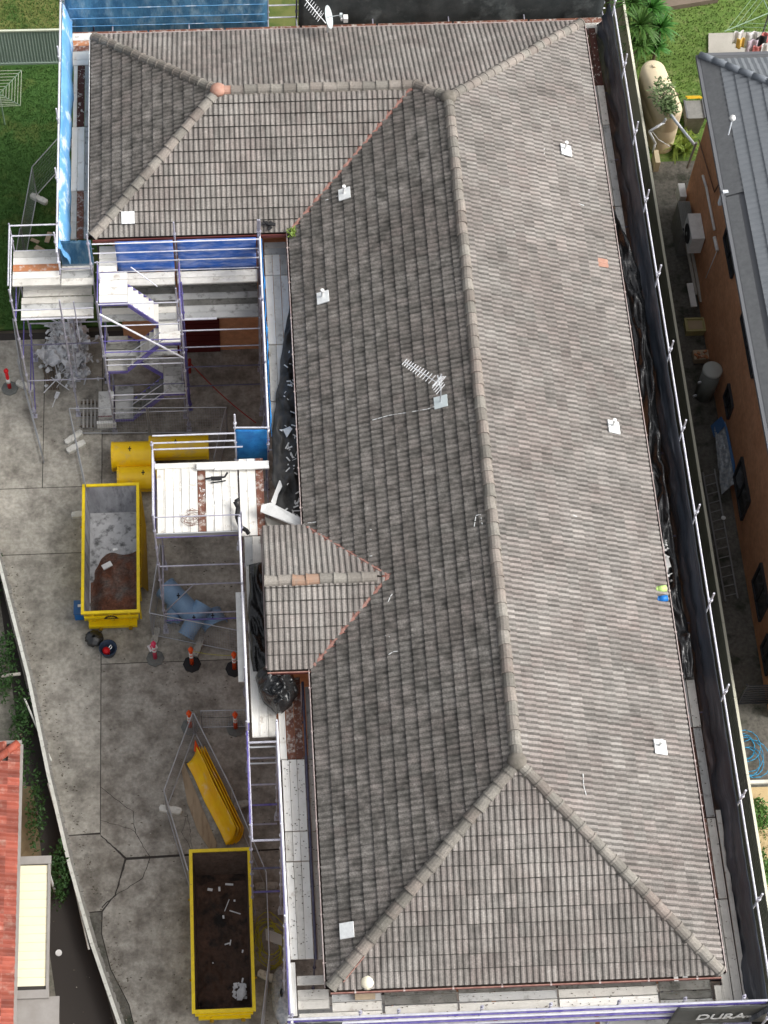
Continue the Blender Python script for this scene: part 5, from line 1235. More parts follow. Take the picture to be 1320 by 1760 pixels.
# block feet
def foot_mesh(m):
    key = ('foot', m)
    if key in CACHE: return CACHE[key]
    mb = MB(); pts = []
    for x, y in ((-.30, -.09), (-.07, -.11), (0, -.085), (.07, -.11), (.30, -.09), (.33, 0), (.30, .09), (.07, .11), (0, .085), (-.07, .11), (-.30, .09), (-.33, 0)): pts.append((x, y))
    mb.prism(pts, .003, .13); mb.prism([(x * .92, y * .86) for x, y in pts], .13, .145)
    for x in (-.17, .17): mb.lathe([(.045, .145), (.05, .155), (.03, .155), (.025, .146)], (x, 0, 0), 10, False)
    CACHE[key] = mb.mesh('fence_foot', m); return CACHE[key]
for px, py, a, m, lb in ((67, 342, -32, 'fence_foot', 'white fence foot on the lawn'), (44, 663, -25, 'fence_foot', 'white fence foot beside the red and white bollard'), (127, 752, 38, 'fence_foot', 'white fence foot near the pallet, upper of two'),
                         (131, 768, 30, 'fence_foot', 'white fence foot near the pallet, lower of two'), (141, 884, 5, 'fence_foot', 'white fence foot half hidden behind the upper skip bin'), (267, 1096, 78, 'fence_foot_grey', 'grey fence foot at the left end of the panel below the blue chutes'),
                         (341, 1112, 68, 'fence_foot_grey', 'grey fence foot in the middle of the panel below the blue chutes'), (293, 1392, -12, 'fence_foot', 'white fence foot left of the plywood sheet'), (408, 1385, 14, 'fence_foot_grey', 'grey fence foot right of the nested yellow chutes'),
                         (458, 1523, 0, 'fence_foot_grey', 'grey fence foot at the upper right corner of the lower skip bin'), (462, 1679, -25, 'fence_foot', 'cream fence foot at the lower right corner of the lower skip bin')):
    o = inst('fence_foot', foot_mesh(m), None, P(px, py, .07).to_2d().to_3d(), (0, 0, R_(a))); tag(o, lb, 'fence foot', 'block feet of the temporary fence')

# ================================================================== BOLLARDS
def bollard(label, px, py, tilt=(0, 0), bands=False, base='rubber', body='orange_plastic', ox=.0):
    t = thing('bollard', label, 'bollard', P(px, py, 0), 'bollards on the driveway'); c = P(px, py, 0); k = Vector((tilt[0], tilt[1], 1)).normalized()
    mb = MB(); mb.lathe([(.27, .0), (.27, .035), (.19, .06), (.09, .075)], c, 8); mb.build('base', base, t)
    mb = MB(); mb.tube(c + k * .06, c + k * 1.0, .062, 14, .05); mb.build('post', body, t, True)
    mb = MB(); mb.lathe([(.05, 1.0), (.075, 1.02), (.08, 1.06), (.06, 1.10), (.001, 1.115)], c + k * 0 + Vector((tilt[0], tilt[1], 0)), 14, False); mb.build('cap', body, t, True)
    mb = MB(); mb.tube(c + k * 1.0 + Vector((0, -.10, .03)), c + k * 1.0 + Vector((0, .10, .03)), .03, 8); mb.build('handle', body, t, True)
    for z0, z1 in (((.38, .60),) if bands else ((.55, .66), (.74, .85))):
        mb = MB(); mb.tube(c + k * z0, c + k * z1, .066, 14, .064); mb.build('band', 'white_plastic', t, True)
    return t
bollard('red and white bollard on the driveway beside the leaning fence', 17, 668, bands=True, base='rubber_grey', body='red_plastic')
bollard('pink bollard on a grey base below the left end of the mesh fence', 267, 1132, base='rubber_grey', body='pink_plastic')
bollard('orange bollard on a black base in the middle, chained to its right', 330, 1142)
bollard('orange bollard next to the white board under the walkway', 403, 1150)
bollard('orange bollard at the apex of the two slanting fence panels', 327, 1250, base='rubber_grey')
bollard('orange bollard at the right end of the short fence panel', 405, 1252, base='rubber_grey')
mb = MB(); a, b = P(330, 1142, 0) + Vector((0, 0, .98)), P(403, 1150, 0) + Vector((0, 0, .98)); n = 30
for i in range(n):
    f = lambda t: a.lerp(b, t) - Vector((0, 0, .10 * math.sin(math.pi * t))); mb.tube(f(i / n), f((i + .7) / n), .012, 5)
tag(mb.build('chain', 'rope_yellow'), 'yellow and black chain between the two orange bollards', 'chain', kind=None)
mb = MB(); a, b = P(345, 1232, 1.0), P(403, 1232, 1.0)
for i in range(n): f = lambda t: a.lerp(b, t) - Vector((0, 0, .06 * math.sin(math.pi * t))); mb.tube(f(i / n), f((i + .6) / n), .010, 5)
tag(mb.build('chain', 'rubber'), 'dark chain along the short fence panel between two bollards', 'chain')
tg = thing('warning_tag', 'pink and white tag hanging by the pink bollard', 'tag', P(262, 1112, .5)); c = P(262, 1112, .6); mb = MB(); mb.box(c, (.26, .20, .015), Matrix.Rotation(.5, 3, 'Z') @ Matrix.Rotation(.4, 3, 'X')); mb.build('card', 'cloth_white', tg); mb = MB(); mb.box(c + Vector((0, 0, .02)), (.12, .12, .012), Matrix.Rotation(.5, 3, 'Z') @ Matrix.Rotation(.4, 3, 'X')); mb.build('mark', 'pink_plastic', tg)

# ================================================================== SCRAP, PALLET AND OTHER YARD THINGS
random.seed(21)
mb = MB(); c0 = P(118, 610, .1)
for k in range(260):
    t = random.random(); x = random.gauss(0, .34); y = random.gauss(.1, .62); h = max(0, .75 * math.exp(-(x * x / .35 + y * y / .75))) * random.random() + .02
    p = c0 + Vector((x, y, h)); a = random.uniform(0, 6.28); L_ = random.uniform(.08, .32); w_ = random.uniform(.04, .14)
    d = Vector((math.cos(a), math.sin(a), random.uniform(-.5, .5))) * L_; s = Vector((-math.sin(a), math.cos(a), random.uniform(-.9, .9))) * w_
    mid = p + d * .5 + Vector((0, 0, random.uniform(-.02, .12))); mb.poly([p, mid, mid + s, p + s]); mb.poly([mid, p + d, p + d + s * .8, mid + s])
for k in range(16):
    bc = c0 + Vector((random.gauss(0, .26), random.gauss(.12, .50), .12 + .40 * random.random())); r1, r2 = random.uniform(.18, .38), random.uniform(.2, .45); ta = random.uniform(0, 3); K = k * 7.3
    def crump(u, v):
        x, y = (u - .5) * 2 * r1, (v - .5) * 2 * r2; q = Vector((x * math.cos(ta) - y * math.sin(ta), x * math.sin(ta) + y * math.cos(ta), 0))
        return bc + q + Vector((.12 * nse(u * 3, v * 3, K), .12 * nse(u * 3, v * 3, K + 5), .26 * nse(u * 2.6, v * 2.6, K + 9) + .16 * ridged(u * 4, v * 4, K) - .1))
    mb.grid(crump, 7, 7)
for k in range(34):
    p = c0 + Vector((random.gauss(0, .45), random.gauss(.1, .75), random.uniform(.05, .5))); a = random.uniform(0, 6.28); mb.tube(p, p + Vector((math.cos(a), math.sin(a), random.uniform(-.3, .3))) * random.uniform(.3, .9), random.uniform(.010, .022), 6)
tag(mb.build('metal_scrap', 'steel_scrap'), 'heap of crumpled silver metal scrap under the left scaffold bay', 'scrap heap', kind='stuff')
mb = MB(); a = P(80, 650, .1)
for k in range(5): mb.tube(P(72 + 5 * k, 625, .1), P(84 + 4 * k, 670, .05), .03, 6)
tag(mb.build('timber_bundle', 'timber_old'), 'dark timber lengths on the ground left of the scrap heap', 'timber')
pl = thing('pallet', 'pale slatted pallet lying left of the stair foot', 'pallet', P(152, 710, 0)); a = P(140, 735, .12); b = P(164, 686, .12)
for k in range(4): x = a.x + .06 + .115 * k * 1.05; mb = MB(); mb.box((x, (a.y + b.y) / 2, .115), (.055, b.y - a.y, .022)); mb.build('slat', 'pallet_wood', pl)
for y in (a.y + .08, (a.y + b.y) / 2, b.y - .08): mb = MB(); mb.box(((a.x + b.x) / 2, y, .06), (b.x - a.x + .05, .07, .085)); mb.build('bearer', 'timber_old', pl)
cs = thing('site_box', 'grey blue site box with a white front at the foot of the stair', 'box', P(180, 715, 0)); a = P(180, 712, .6)
mb = MB(); mb.box((a.x + .05, a.y + .25, .40), (.46, .95, .78)); mb.build('box_body', 'plank_grey', cs); mb = MB(); mb.box((a.x + .05, a.y - .28, .45), (.60, .10, .28)); mb.build('front_board', 'white_paint', cs)
mb = MB(); mb.box((a.x + .05, a.y - .20, .80), (.48, .03, .03)); mb.build('red_strip', 'gutter_red', cs); mb = MB(); mb.box((a.x + .22, a.y + .55, .83), (.16, .26, .04)); mb.build('lid', 'white_paint', cs)
mb = MB(); p0, p1 = P(325, 622, 1.4), P(440, 727, .4); mb.path([p0.lerp(p1, t / 12) - Vector((0, 0, .2 * math.sin(math.pi * t / 12))) for t in range(13)], .018, 6)
tag(mb.build('rope', 'rope_red'), 'dark red rope stretched across the dim area below the wing', 'rope')
mb = MB(); mb.tube(P(326, 640, 0), P(326, 618, 1.0), .05, 8); tag(mb.build('extinguisher', 'rope_red'), 'dim dark red canister beside the right leg of the stair', 'canister')
mb = MB(); random.seed(9)
for px, py, w_, l_, a in ((83, 408, .16, .42, -.25), (68, 428, .35, .16, -.6), (60, 414, .3, .12, -.5)): mb.box(P(px, py, .05), (w_, l_, .04), Matrix.Rotation(a, 3, 'Z'))
tag(mb.build('board_offcuts', 'plank_wood'), 'loose brown board offcuts on the grass by the scaffold', 'timber')
mb = MB()
for k in range(9):
    a = random.uniform(0, 6); c = P(460 + 12 * random.random(), 1600 + 40 * random.random(), .05); pts = [c + Vector((math.cos(a + i * .45) * .35 * (1 + .3 * math.sin(i + k)), math.sin(a + i * .45) * .6, .03 * (i % 3))) for i in range(12)]; mb.path(pts, .014, 5)
tag(mb.build('rope', 'rope_yellow'), 'tangle of yellow rope right of the lower skip bin', 'rope')
mb = MB(); q = [P(456, 1596, .9), P(484, 1607, .9), P(485, 1626, .9), P(457, 1616, .9)]; mb.poly(q); o = mb.build('board', 'concrete_pale'); o.modifiers.new('t', 'SOLIDIFY').thickness = .02; tag(o, 'grey tilted board above the tangle of yellow rope', 'board')
mb = MB(); c = P(484, 1710, .3)
mb.grid(lambda u, v: Vector((c.x + .28 * math.cos(u * 6.283) * math.sin(math.pi * (v * .9 + .05)), c.y + .8 * math.sin(u * 6.283) * math.sin(math.pi * (v * .9 + .05)), .03 + .5 * v + .05 * nse(u * 9, v * 6))), 26, 10)
tag(mb.build('sheet_bundle', 'clear_sheet', None, True), 'bundle of clear grey plastic at the foot of the lower left scaffold', 'plastic')

# ================================================================== LEFT NEIGHBOUR
WL = [(-16.5, 26.0), (-13.65, 14.89), (-12.7, 11.15), (-12.06, 8.08), (-11.45, 5.49), (-10.8, 3.17), (-10.04, .94), (-8.6, -3.2)]
lw = thing('garden_wall', 'low rendered wall with a bright white coping curving down the left side of the driveway', 'wall', (-11.5, 6, 0))
for a, b in zip(WL, WL[1:]):
    a, b = Vector((*a, 0)), Vector((*b, 0)); n = max(1, round((b - a).length / 1.2)); d = (b - a).normalized(); s = Vector((-d.y, d.x, 0)); rot = Matrix.Rotation(math.atan2(d.y, d.x), 3, 'Z')
    mb = MB(); mb.box((a + b) / 2 + Vector((0, 0, .27)), ((b - a).length, .15, .54), rot); mb.build('wall_body', 'wall_render', lw)
    for i in range(n):
        c = a.lerp(b, (i + .5) / n); l_ = (b - a).length / n
        mb = MB(); mb.box(c + s * -.035 + Vector((0, 0, .575 + random.uniform(-.004, .004))), (l_ - .008, .10, .06), rot); mb.build('coping_stone', 'coping_white', lw)
        mb = MB(); q0, q1 = a.lerp(b, i / n), a.lerp(b, (i + 1) / n)
        for k in range(8):
            f = q0.lerp(q1, (k + .5) / 8) + s * (.06 + random.uniform(-.01, .03)) + Vector((0, 0, .53)); mb.box(f, (l_ / 8 * random.uniform(.7, 1.1), random.uniform(.04, .10), .05), rot)
        tag(mb.build('mortar_edge', 'wall_render', lw), kind='stuff')
for pts, lb in ((((42, 1200), (88, 1308)), 'white pipe lying along the driveway side of the low wall'), (((83, 1346), (112, 1452), (153, 1632)), 'pale pipe along the garden side of the low wall')):
    mb = MB(); mb.path([P(x, y, .5) for x, y in pts], .03, 7); tag(mb.build('pipe', 'coping_white'), lb, 'pipe')
mat('sand_dim', (.20, .15, .085), (.13, .11, .07), 2.0, .95, world=True, bump=.6, bscale=25)
g = MB(); g.prism([tuple(P(x, y, 0).to_2d()) for x, y in ((28, 1350), (56, 1352), (74, 1490), (28, 1492))], -.004, .006); struct('dry_garden_bed', g, 'sand_dim')
random.seed(31)
for k, (px, py, rx, ry, h, n, lb) in enumerate(((-14, 1010, .35, 1.6, .45, 900, 'dark green hedge behind the upper part of the low wall'), (12, 1150, .32, 1.2, .40, 700, 'dark green bush beside the pale cross pipe, behind the low wall'), (38, 1270, .32, 1.6, .45, 900, 'dark green bush between the red roof and the low wall'),
                                                (64, 1400, .28, 1.3, .4, 500, 'dark green bush beside the dry garden bed'), (104, 1510, .32, .9, .45, 800, 'green bush at the corner of the cream awning'))):
    t = thing('shrub', lb, 'bush', P(px, py, 0), 'bushes along the low wall'); c = P(px, py, .05) + Vector((0, 0, h * .7))
    mb = MB(); leaf_cluster(mb, c, (rx, ry, h), n, .11); mb.build('foliage', 'leaf_dark', t); mb = MB(); mb.tube(c - Vector((0, 0, h * .7)), c, .04, 6); mb.build('stem', 'bark', t)
mb = MB(); mb.path([P(3, 1163, .4), P(18, 1160, .45), P(35, 1158, .45)], .05, 8); tag(mb.build('pipe', 'concrete_pale'), 'short pale cross pipe behind the low wall', 'pipe')
# red tiled house at the left edge
rh = thing('red_roof_house', 'house with an orange red tiled roof cut off by the left edge', 'house', (-16, 2, 0))
mb = MB(); mb.prism([(-24, -12), (-13.1, -12), (-13.1, 7.7), (-24, 7.7)], 0, 2.8); mb.build('wall', 'brick_dim', rh)
ex, zt, pt = -12.68, 3.0, .42
mb = MB(); mb.poly([(ex, -12, zt - .03), (ex, 8.05, zt - .03), (ex - 4, 4.05, zt - .03 + 4 * pt), (ex - 4, -12, zt - .03 + 4 * pt)]); mb.poly([(ex, 8.05, zt - .03), (ex - 12, 8.05, zt - .03), (ex - 8, 4.05, zt - .03 + 4 * pt), (ex - 4, 4.05, zt - .03 + 4 * pt)])
rr = mb.build('roof', 'underlay', rh)
mb = MB(); q = [(0, -.16, .055), (.33, -.16, .02), (.33, .075, .02), (0, .075, .055)]
def rtile(key, m):
    if key in CACHE: return CACHE[key]
    mb = MB(); hh = [.02, .045, .05, .035, .02, .03]; W_ = .222
    for i in range(5):
        a, b = i * W_ / 5, (i + 1) * W_ / 5; mb.poly([(a, 0, hh[i] + .03), (b, 0, hh[i + 1] + .03), (b, .33, hh[i + 1]), (a, .33, hh[i])]); mb.poly([(a, 0, hh[i] - .01), (b, 0, hh[i + 1] - .01), (b, 0, hh[i + 1] + .03), (a, 0, hh[i] + .03)])
    CACHE[key] = mb.mesh('tile', m); return CACHE[key]
U_ = Vector((0, 1, 0)); V_ = Vector((-1, 0, pt)).normalized(); N_ = U_.cross(V_) * (1 if U_.cross(V_).z > 0 else -1)
U_ = V_.cross(N_); rotm = Matrix((U_, V_, N_)).transposed().to_euler()
for j in range(4):
    for i in range(44):
        y = -1.6 + i * .222; 
        if y + .222 > 8.0 - j * .31: continue
        o = Vector((ex + .05, y + (.222 if U_.y < 0 else 0), zt)) + V_ * (.33 * j); inst('tile', rtile('rt', 'tile_red'), rr, o, rotm)
mb = MB(); mb.box((ex + .09, -2, zt - .05), (.10, 20.1, .09)); mb.build('gutter', 'flashing_grey', rh)
mb = MB(); mb.box((ex - 5.9, 8.12, zt - .05), (12, .10, .09)); mb.build('gutter', 'flashing_grey', rh)
for k in range(9):
    a = Vector((ex, 8.05, zt + .06)) + Vector((-1, -1, pt)) * (.27 * k); b = a + Vector((-1, -1, pt)) * .29; mb = MB(); mb.tube(a, b, .12, 8, .11); mb.build('ridge_cap', 'tile_red', rr, True)
for j in range(3):
    for i in range(8): 
        x = ex - .3 - i * .222
        if x > ex - .1 - j * .31: continue
        inst('tile', rtile('rt', 'tile_red'), rr, Vector((x, 8.1 - j * .31, zt + j * .13)), (math.atan(pt), 0, math.pi))
# cream patio roof
aw = thing('patio_roof', 'cream ribbed patio roof with grey flashings beside the red tiled house', 'awning', (-12.3, 3.2, 0))
x0, x1, y0, y1, z = -12.72, -11.87, 1.45, 4.95, 2.4
for k in range(14):
    a, b = y0 + .12 + (y1 - y0 - .25) * k / 14, y0 + .12 + (y1 - y0 - .25) * (k + 1) / 14
    mb = MB(); mb.poly([(x0, a, z), (x1, a, z - .04), (x1, b - .02, z - .04), (x0, b - .02, z)]); mb.poly([(x0, b - .02, z), (x1, b - .02, z - .04), (x1, b - .01, z - .02), (x0, b - .01, z + .02)]); mb.poly([(x0, b - .01, z + .02), (x1, b - .01, z - .02), (x1, b, z - .04), (x0, b, z)])
    mb.build('roof_panel', 'awning_cream', aw)
for y in (y0 - .1, y1): mb = MB(); mb.box(((x0 + x1) / 2 + .02, y, z - .01), (x1 - x0 + .14, .22, .08)); mb.build('flashing', 'flashing_grey', aw)
mb = MB(); mb.box((x1 + .04, (y0 + y1) / 2, z - .06), (.07, y1 - y0 + .1, .12)); mb.build('gutter', 'flashing_grey', aw); mb = MB(); mb.box(((x0 + x1) / 2, (y0 + y1) / 2, z - .05), (x1 - x0, y1 - y0, .02)); mb.build('batten', 'underlay', aw)
for y in (y0 + .1, y1 - .1): rod('post', (x1 - .05, y, 0), (x1 - .05, y, z - .08), .04, 'white_paint', aw)
mb = MB(); mb.box((x1 - .2, y0 - 1.2, z - .1), (1.1, 2.1, .05)); mb.build('lower_flashing', 'flashing_grey', aw)
mb = MB(); c = P(101, 1638, .01); mb.lathe([(.09, 0), (.09, .03), (.001, .03)], c, 16, False); tag(mb.build('drain_cover', 'white_paint'), 'small round white cover on the dark paving beside the cream patio roof', 'cover')

# ================================================================== SHEET METAL FENCES
def metal_fence(label, a, b, H, m, capm, pw=2.4, name='metal_fence', rib=.10):
    a, b = Vector((*a, 0)), Vector((*b, 0)); t = thing(name, label, 'fence', a); d = (b - a); n = max(1, round(d.length / pw)); k = d.normalized(); s = Vector((-k.y, k.x, 0))
    for i in range(n):
        p, q = a + d * (i / n), a + d * ((i + 1) / n); L_ = (q - p).length; mb = MB(); r = int(L_ / rib); prev = None
        for j in range(r + 1):
            for off, f in ((0, 0), (.028, .35), (.028, .6), (0, .95)):
                if j == r and f > 0: break
                c = p + k * (L_ * (j + f) / r) + s * off
                if prev is not None: mb.poly([prev, c, c + Vector((0, 0, H)), prev + Vector((0, 0, H))])
                prev = c
        mb.build('panel', m, t)
        mb = MB(); rot = Matrix.Rotation(math.atan2(k.y, k.x), 3, 'Z'); mb.box((p + q) / 2 + Vector((0, 0, H + .012)), (L_ - .01, .075, .06), rot); mb.build('cap_rail', capm, t)
        mb = MB(); mb.box(p + Vector((0, 0, H / 2)), (.06, .085, H + .02), rot); mb.build('post', m, t)
        mb = MB(); mb.box((p + q) / 2 + Vector((0, 0, .04)), (L_ - .01, .065, .08), rot); mb.build('bottom_rail', m, t)
    return t
metal_fence('tall sage green metal fence across the lawn in the far left corner', (-31, 34.9), (-11.9, 34.72), 1.7, 'fence_sage', 'fence_cap_pale')
metal_fence('long olive metal fence with a cream cap between the black netting and the next house', (7.42, -2.5), (7.50, 39.5), 1.72, 'fence_olive', 'fence_cap_cream')

# far left clothes hoist
def hoist(label, c, R0, zt, n, rot, m='hoist_green'):
    t = thing('clothes_hoist', label, 'clothesline', (c[0], c[1], 0)); c = Vector((c[0], c[1], zt)); rod('mast', (c.x, c.y, 0), c + Vector((0, 0, .1)), .03, m, t)
    cor = [c + Vector((math.cos(rot + k * math.pi / 2), math.sin(rot + k * math.pi / 2), 0)) * R0 + Vector((0, 0, .12)) for k in range(4)]
    for q in cor: rod('arm', c - Vector((0, 0, .15)), q, .018, m, t)
    for i in range(n):
        f = (i + 1.3) / (n + .3); ring = [(c - Vector((0, 0, .15))).lerp(q, f) for q in cor]; mb = MB(); mb.path(ring + [ring[0]], .009, 5); mb.build('line', 'fence_cap_pale', t)
    return t
hc = P(2, 141, 1.8)
hoist('square clothes hoist with many lines over the left lawn', (P(3, 150, 1.75).x - .1, P(3, 156, 1.75).y), 1.08, 1.75, 7, math.pi / 4)

# ================================================================== RIGHT NEIGHBOUR
def PW(px, py, x):
    d = CR @ Vector(((px - CX) / CF, -(py - CY) / CF, -1.0)); return CC + d * ((x - CC.x) / d.x)
nh = thing('metal_roof_house', 'two storey brick house with a blue grey metal tile roof at the right edge', 'house', (14, 18, 0))
NX0, NX1, NY0, NY1, NE = 8.22, 20.2, 8.6, 28.33, 6.8; wx = NX0 + .58; tp = .40; hw = (NX1 - NX0) / 2
mb = MB(); mb.prism([(wx, NY0 + .6), (NX1 - .6, NY0 + .6), (NX1 - .6, NY1 - .6), (wx, NY1 - .6)], 0, NE - .1); mb.build('wall', 'brick_orange', nh)
mb = MB(); A_, B_, C_, D_ = (NX0, NY0, NE), (NX0, NY1, NE), (NX1, NY1, NE), (NX1, NY0, NE); I_, J_ = (NX0 + hw, NY1 - hw, NE + hw * tp), (NX0 + hw, NY0 + hw, NE + hw * tp)
for f in ((A_, B_, I_, J_), (B_, C_, I_), (C_, D_, J_, I_), (D_, A_, J_)): mb.poly([Vector(v) - Vector((0, 0, .03)) for v in f])
nr = mb.build('roof', 'gutter_grey', nh)
V_ = Vector((1, 0, tp)).normalized(); N_ = Vector((-tp, 0, 1)).normalized(); ROW = .37
sl = hw / V_.x; start = .55
def strip(O, U, V, N, L0, L1, v0, v1, hipn, hips, name):
    """one course of pressed metal tile; corrugated across, with a small step at its lower edge"""
    mb = MB(); n = max(2, int((L1 - L0) / .05)); prev = None
    for i in range(n + 1):
        u = L0 + (L1 - L0) * i / n; h = .012 + .030 * (.5 + .5 * math.cos(2 * math.pi * u / .20)); a = O + U * u + V * v0 + N * (h + .035); b = O + U * u + V * v1 + N * h; c = a - N * .035
        if prev: mb.poly([prev[0], a, b, prev[1]]); mb.poly([prev[2], c, a, prev[0]])
        prev = (a, b, c)
    mb.build(name, 'metal_roof_blue', nr)
O = Vector((NX0, 0, NE))
k = 0; v = start
while v < sl - .1 and k < 14:
    top = NY1 - v * V_.x; bot = NY0 + v * V_.x
    if top - .1 > bot: strip(O, Vector((0, 1, 0)), V_, N_, bot, top - .12, v, v + ROW, 0, 0, 'roof_course')
    v += ROW; k += 1
O = Vector((0, NY1, NE)); V2 = Vector((0, -1, tp)).normalized(); N2 = Vector((0, tp, 1)).normalized(); v = .30; k = 0
while v < sl - .1 and k < 10:
    strip(O, Vector((1, 0, 0)), V2, N2, NX0 + v * V_.x + .15, NX1 - v * V_.x, v, v + ROW, 0, 0, 'roof_course'); v += ROW; k += 1
mb = MB(); Of = Vector((NX0, 0, NE)); mb.poly([Of + Vector((0, NY0 + .1, 0)) + N_ * .03, Of + Vector((0, 22.9, 0)) + N_ * .03, Of + Vector((0, 22.9, 0)) + V_ * .38 + N_ * .035, Of + Vector((0, NY0 + .5, 0)) + V_ * .38 + N_ * .035]); mb.build('gutter_guard', 'metal_gutter_guard', nh)
mb = MB(); mb.poly([Of + Vector((0, 22.95, 0)) + N_ * .03, Of + Vector((0, NY1 - .02, 0)) + N_ * .03, Of + Vector((0, NY1 - .55, 0)) + V_ * .58 + N_ * .045, Of + Vector((0, 22.95, 0)) + V_ * .58 + N_ * .045]); mb.build('gutter_guard', 'metal_gutter_guard', nh)
mb = MB(); mb.poly([(NX0 + .05, NY1 - .02, NE + .03), (NX1, NY1 - .02, NE + .03), (NX1, NY1 - .32, NE + .17), (NX0 + .45, NY1 - .32, NE + .17)]); mb.build('gutter_guard', 'metal_gutter_guard', nh)
d = (Vector(I_) - Vector(B_)); n = 18
for i in range(n):
    a = Vector(B_) + d * (i / n) + Vector((0, 0, .07)); b = Vector(B_) + d * ((i + 1.04) / n) + Vector((0, 0, .07)); mb = MB(); mb.tube(a, b, .11, 10, .108); mb.build('ridge_cap', 'metal_ridge_blue', nr, True)
for c, sz in (((NX0 - .06, (NY0 + NY1) / 2, NE - .04), (.12, NY1 - NY0 + .1, .11)), (((NX0 + NX1) / 2, NY1 + .06, NE - .04), (NX1 - NX0, .12, .11))):
    mb = MB(); mb.box(c, sz); mb.build('gutter', 'gutter_grey', nh)
mb = MB(); mb.prism([(NX0, NY0), (NX1, NY0), (NX1, NY1), (NX0, NY1)], NE - .14, NE - .10); mb.build('soffit', 'soffit_paint', nh)
mb = MB(); mb.box((NX0 + .02, 23.1, NE + .02), (.18, .10, .10)); mb.box((NX0 - .05, 23.1, NE - .3), (.10, .12, .5)); mb.build('downpipe_head', 'pipe_white', nh)
# whirly vent on the grey roof
c = Vector(P(1259, 203, NE + .95)); f0 = Vector(P(1253, 228, NE + .55)); vt = thing('vent_pipe', 'white vent pipe with a ball top standing on the blue grey metal roof', 'vent', f0)
rod('pipe', f0 - Vector((0, 0, .1)), c, .022, 'pipe_white', vt); mb = MB(); mb.lathe([(.001, -.10), (.07, -.07), (.10, 0), (.07, .07), (.001, .10)], c, 14, False); mb.build('cowl', 'white_plastic', vt, True)
# windows in its side wall (lower floor and the slots under the eave)
for px, py, w_, h_ in ((1254, 690, .8, .75), (1277, 840, 1.5, 1.2), (1309, 1018, 1.3, 1.2), (1318, 1130, .9, .9)):
    q = PW(px, py, wx); window(nh, (wx - .01, q.y, max(1.0, q.z)), w_, h_, 'y', nrm=-1)
for px, py, w_ in ((1257, 430, 1.5), (1290, 585, 2.1)):
    q = PW(px, py, wx); window(nh, (wx - .01, q.y, q.z), w_, .8, 'y', nrm=-1)
def wpipe(pts, r, m, label, nm='pipe', x=None):
    mb = MB(); mb.path([PW(a, b, (x or wx) - .06) for a, b in pts], r, 7); return tag(mb.build(nm, m, None, True), label, 'pipe')
wpipe([(1208, 302), (1214, 322), (1228, 395)], .045, 'white_plastic', 'white duct slanting down the brick wall above the air conditioner')
wpipe([(1228, 408), (1233, 430)], .06, 'white_plastic', 'short thick white duct end beside the air conditioner')
wpipe([(1232, 432), (1213, 478)], .012, 'pipe_white', 'thin cable hanging from the white duct on the brick wall')
wpipe([(1201, 240), (1228, 330), (1245, 300)], .02, 'pipe_brown', 'brown conduit on the brick wall near its far corner')
wpipe([(1240, 858), (1262, 935), (1300, 1130)], .022, 'ladder_metal', 'grey pipe running low along the brick wall beside the ladder')
mb = MB(); a, b = P(1180, 288, 0), P(1225, 168, 4.0); mb.tube(PW(1181, 288, wx - .05), PW(1197, 245, wx - .05), .04, 8); tag(mb.build('pipe', 'concrete_pale'), 'pale pipe at the far foot of the brick wall', 'pipe')
# air conditioner, a dark grey one and what stands in the passage
ac = thing('air_conditioner', 'white outdoor air conditioning unit with a round fan grille beside the brick wall', 'air conditioner', (8.52, PW(1207, 392, 8.52).y, 1.2)); c = P(1207, 388, 2.1); c.x = 8.50
mb = MB(); mb.box((c.x + .06, c.y, 1.70), (.42, 1.0, .8)); mb.build('casing', 'white_paint', ac); mb = MB(); mb.tube((c.x - .13, c.y, 1.70), (c.x - .175, c.y, 1.70), .33, 22); mb.build('fan_grille', 'rubber', ac)
mb = MB(); mb.tube((c.x - .18, c.y, 1.70), (c.x - .20, c.y, 1.70), .06, 12); mb.build('fan_hub', 'grey_unit', ac)
for y in (-.4, .4): mb = MB(); mb.box((c.x + .10, c.y + y, 1.26), (.42, .06, .06)); mb.build('bracket', 'grey_unit', ac)
gu = thing('grey_condenser', 'tall grey finned unit standing left of the white air conditioner', 'unit', P(1178, 425, 0)); c = P(1176, 385, .9)
mb = MB(); mb.box((c.x, c.y, .65), (.40, 1.25, 1.3)); mb.build('casing', 'grey_unit', gu)
for k in range(6): mb = MB(); mb.box((c.x - .16 + k * .064, c.y, 1.315), (.02, 1.15, .03)); mb.build('fin', 'heater_grey', gu)
mb = MB(); mb.box((c.x - .05, c.y - .55, 1.36), (.30, .08, .05)); mb.build('lip', 'rubber', gu)
mb = MB(); c = P(1169, 350, .5); mb.box((c.x, c.y + .15, .8), (.22, .55, .5)); tag(mb.build('white_box', 'white_paint'), 'white box behind the tall grey finned unit', 'box')
bd = [((1188, 462), .10, 1.9, 'long pale board lying in the passage below the grey unit'), ((1196, 470), .10, 2.1, 'second pale board lying against the brick wall'), ((1189, 507), .20, .85, 'short wide white board below the long pale boards')]
for (px, py), w_, l_, lb in bd: c = P(px, py, .5); mb = MB(); mb.box(c, (w_, l_, .05), Matrix.Rotation(.05, 3, 'Z') @ Matrix.Rotation(.12, 3, 'X')); tag(mb.build('board', 'white_paint' if w_ > .15 else 'concrete_pale'), lb, 'board')
tb = thing('tub', 'yellowish rectangular tub on the ground in the passage', 'tub', P(1195, 558, 0)); c = P(1195, 558, .3)
mb = MB(); mb.box((c.x, c.y, .14), (.60, .46, .28)); mb.build('tub_body', 'tub_yellow', tb); mb = MB(); mb.box((c.x, c.y, .285), (.46, .32, .012)); mb.build('contents', 'tank_side', tb)
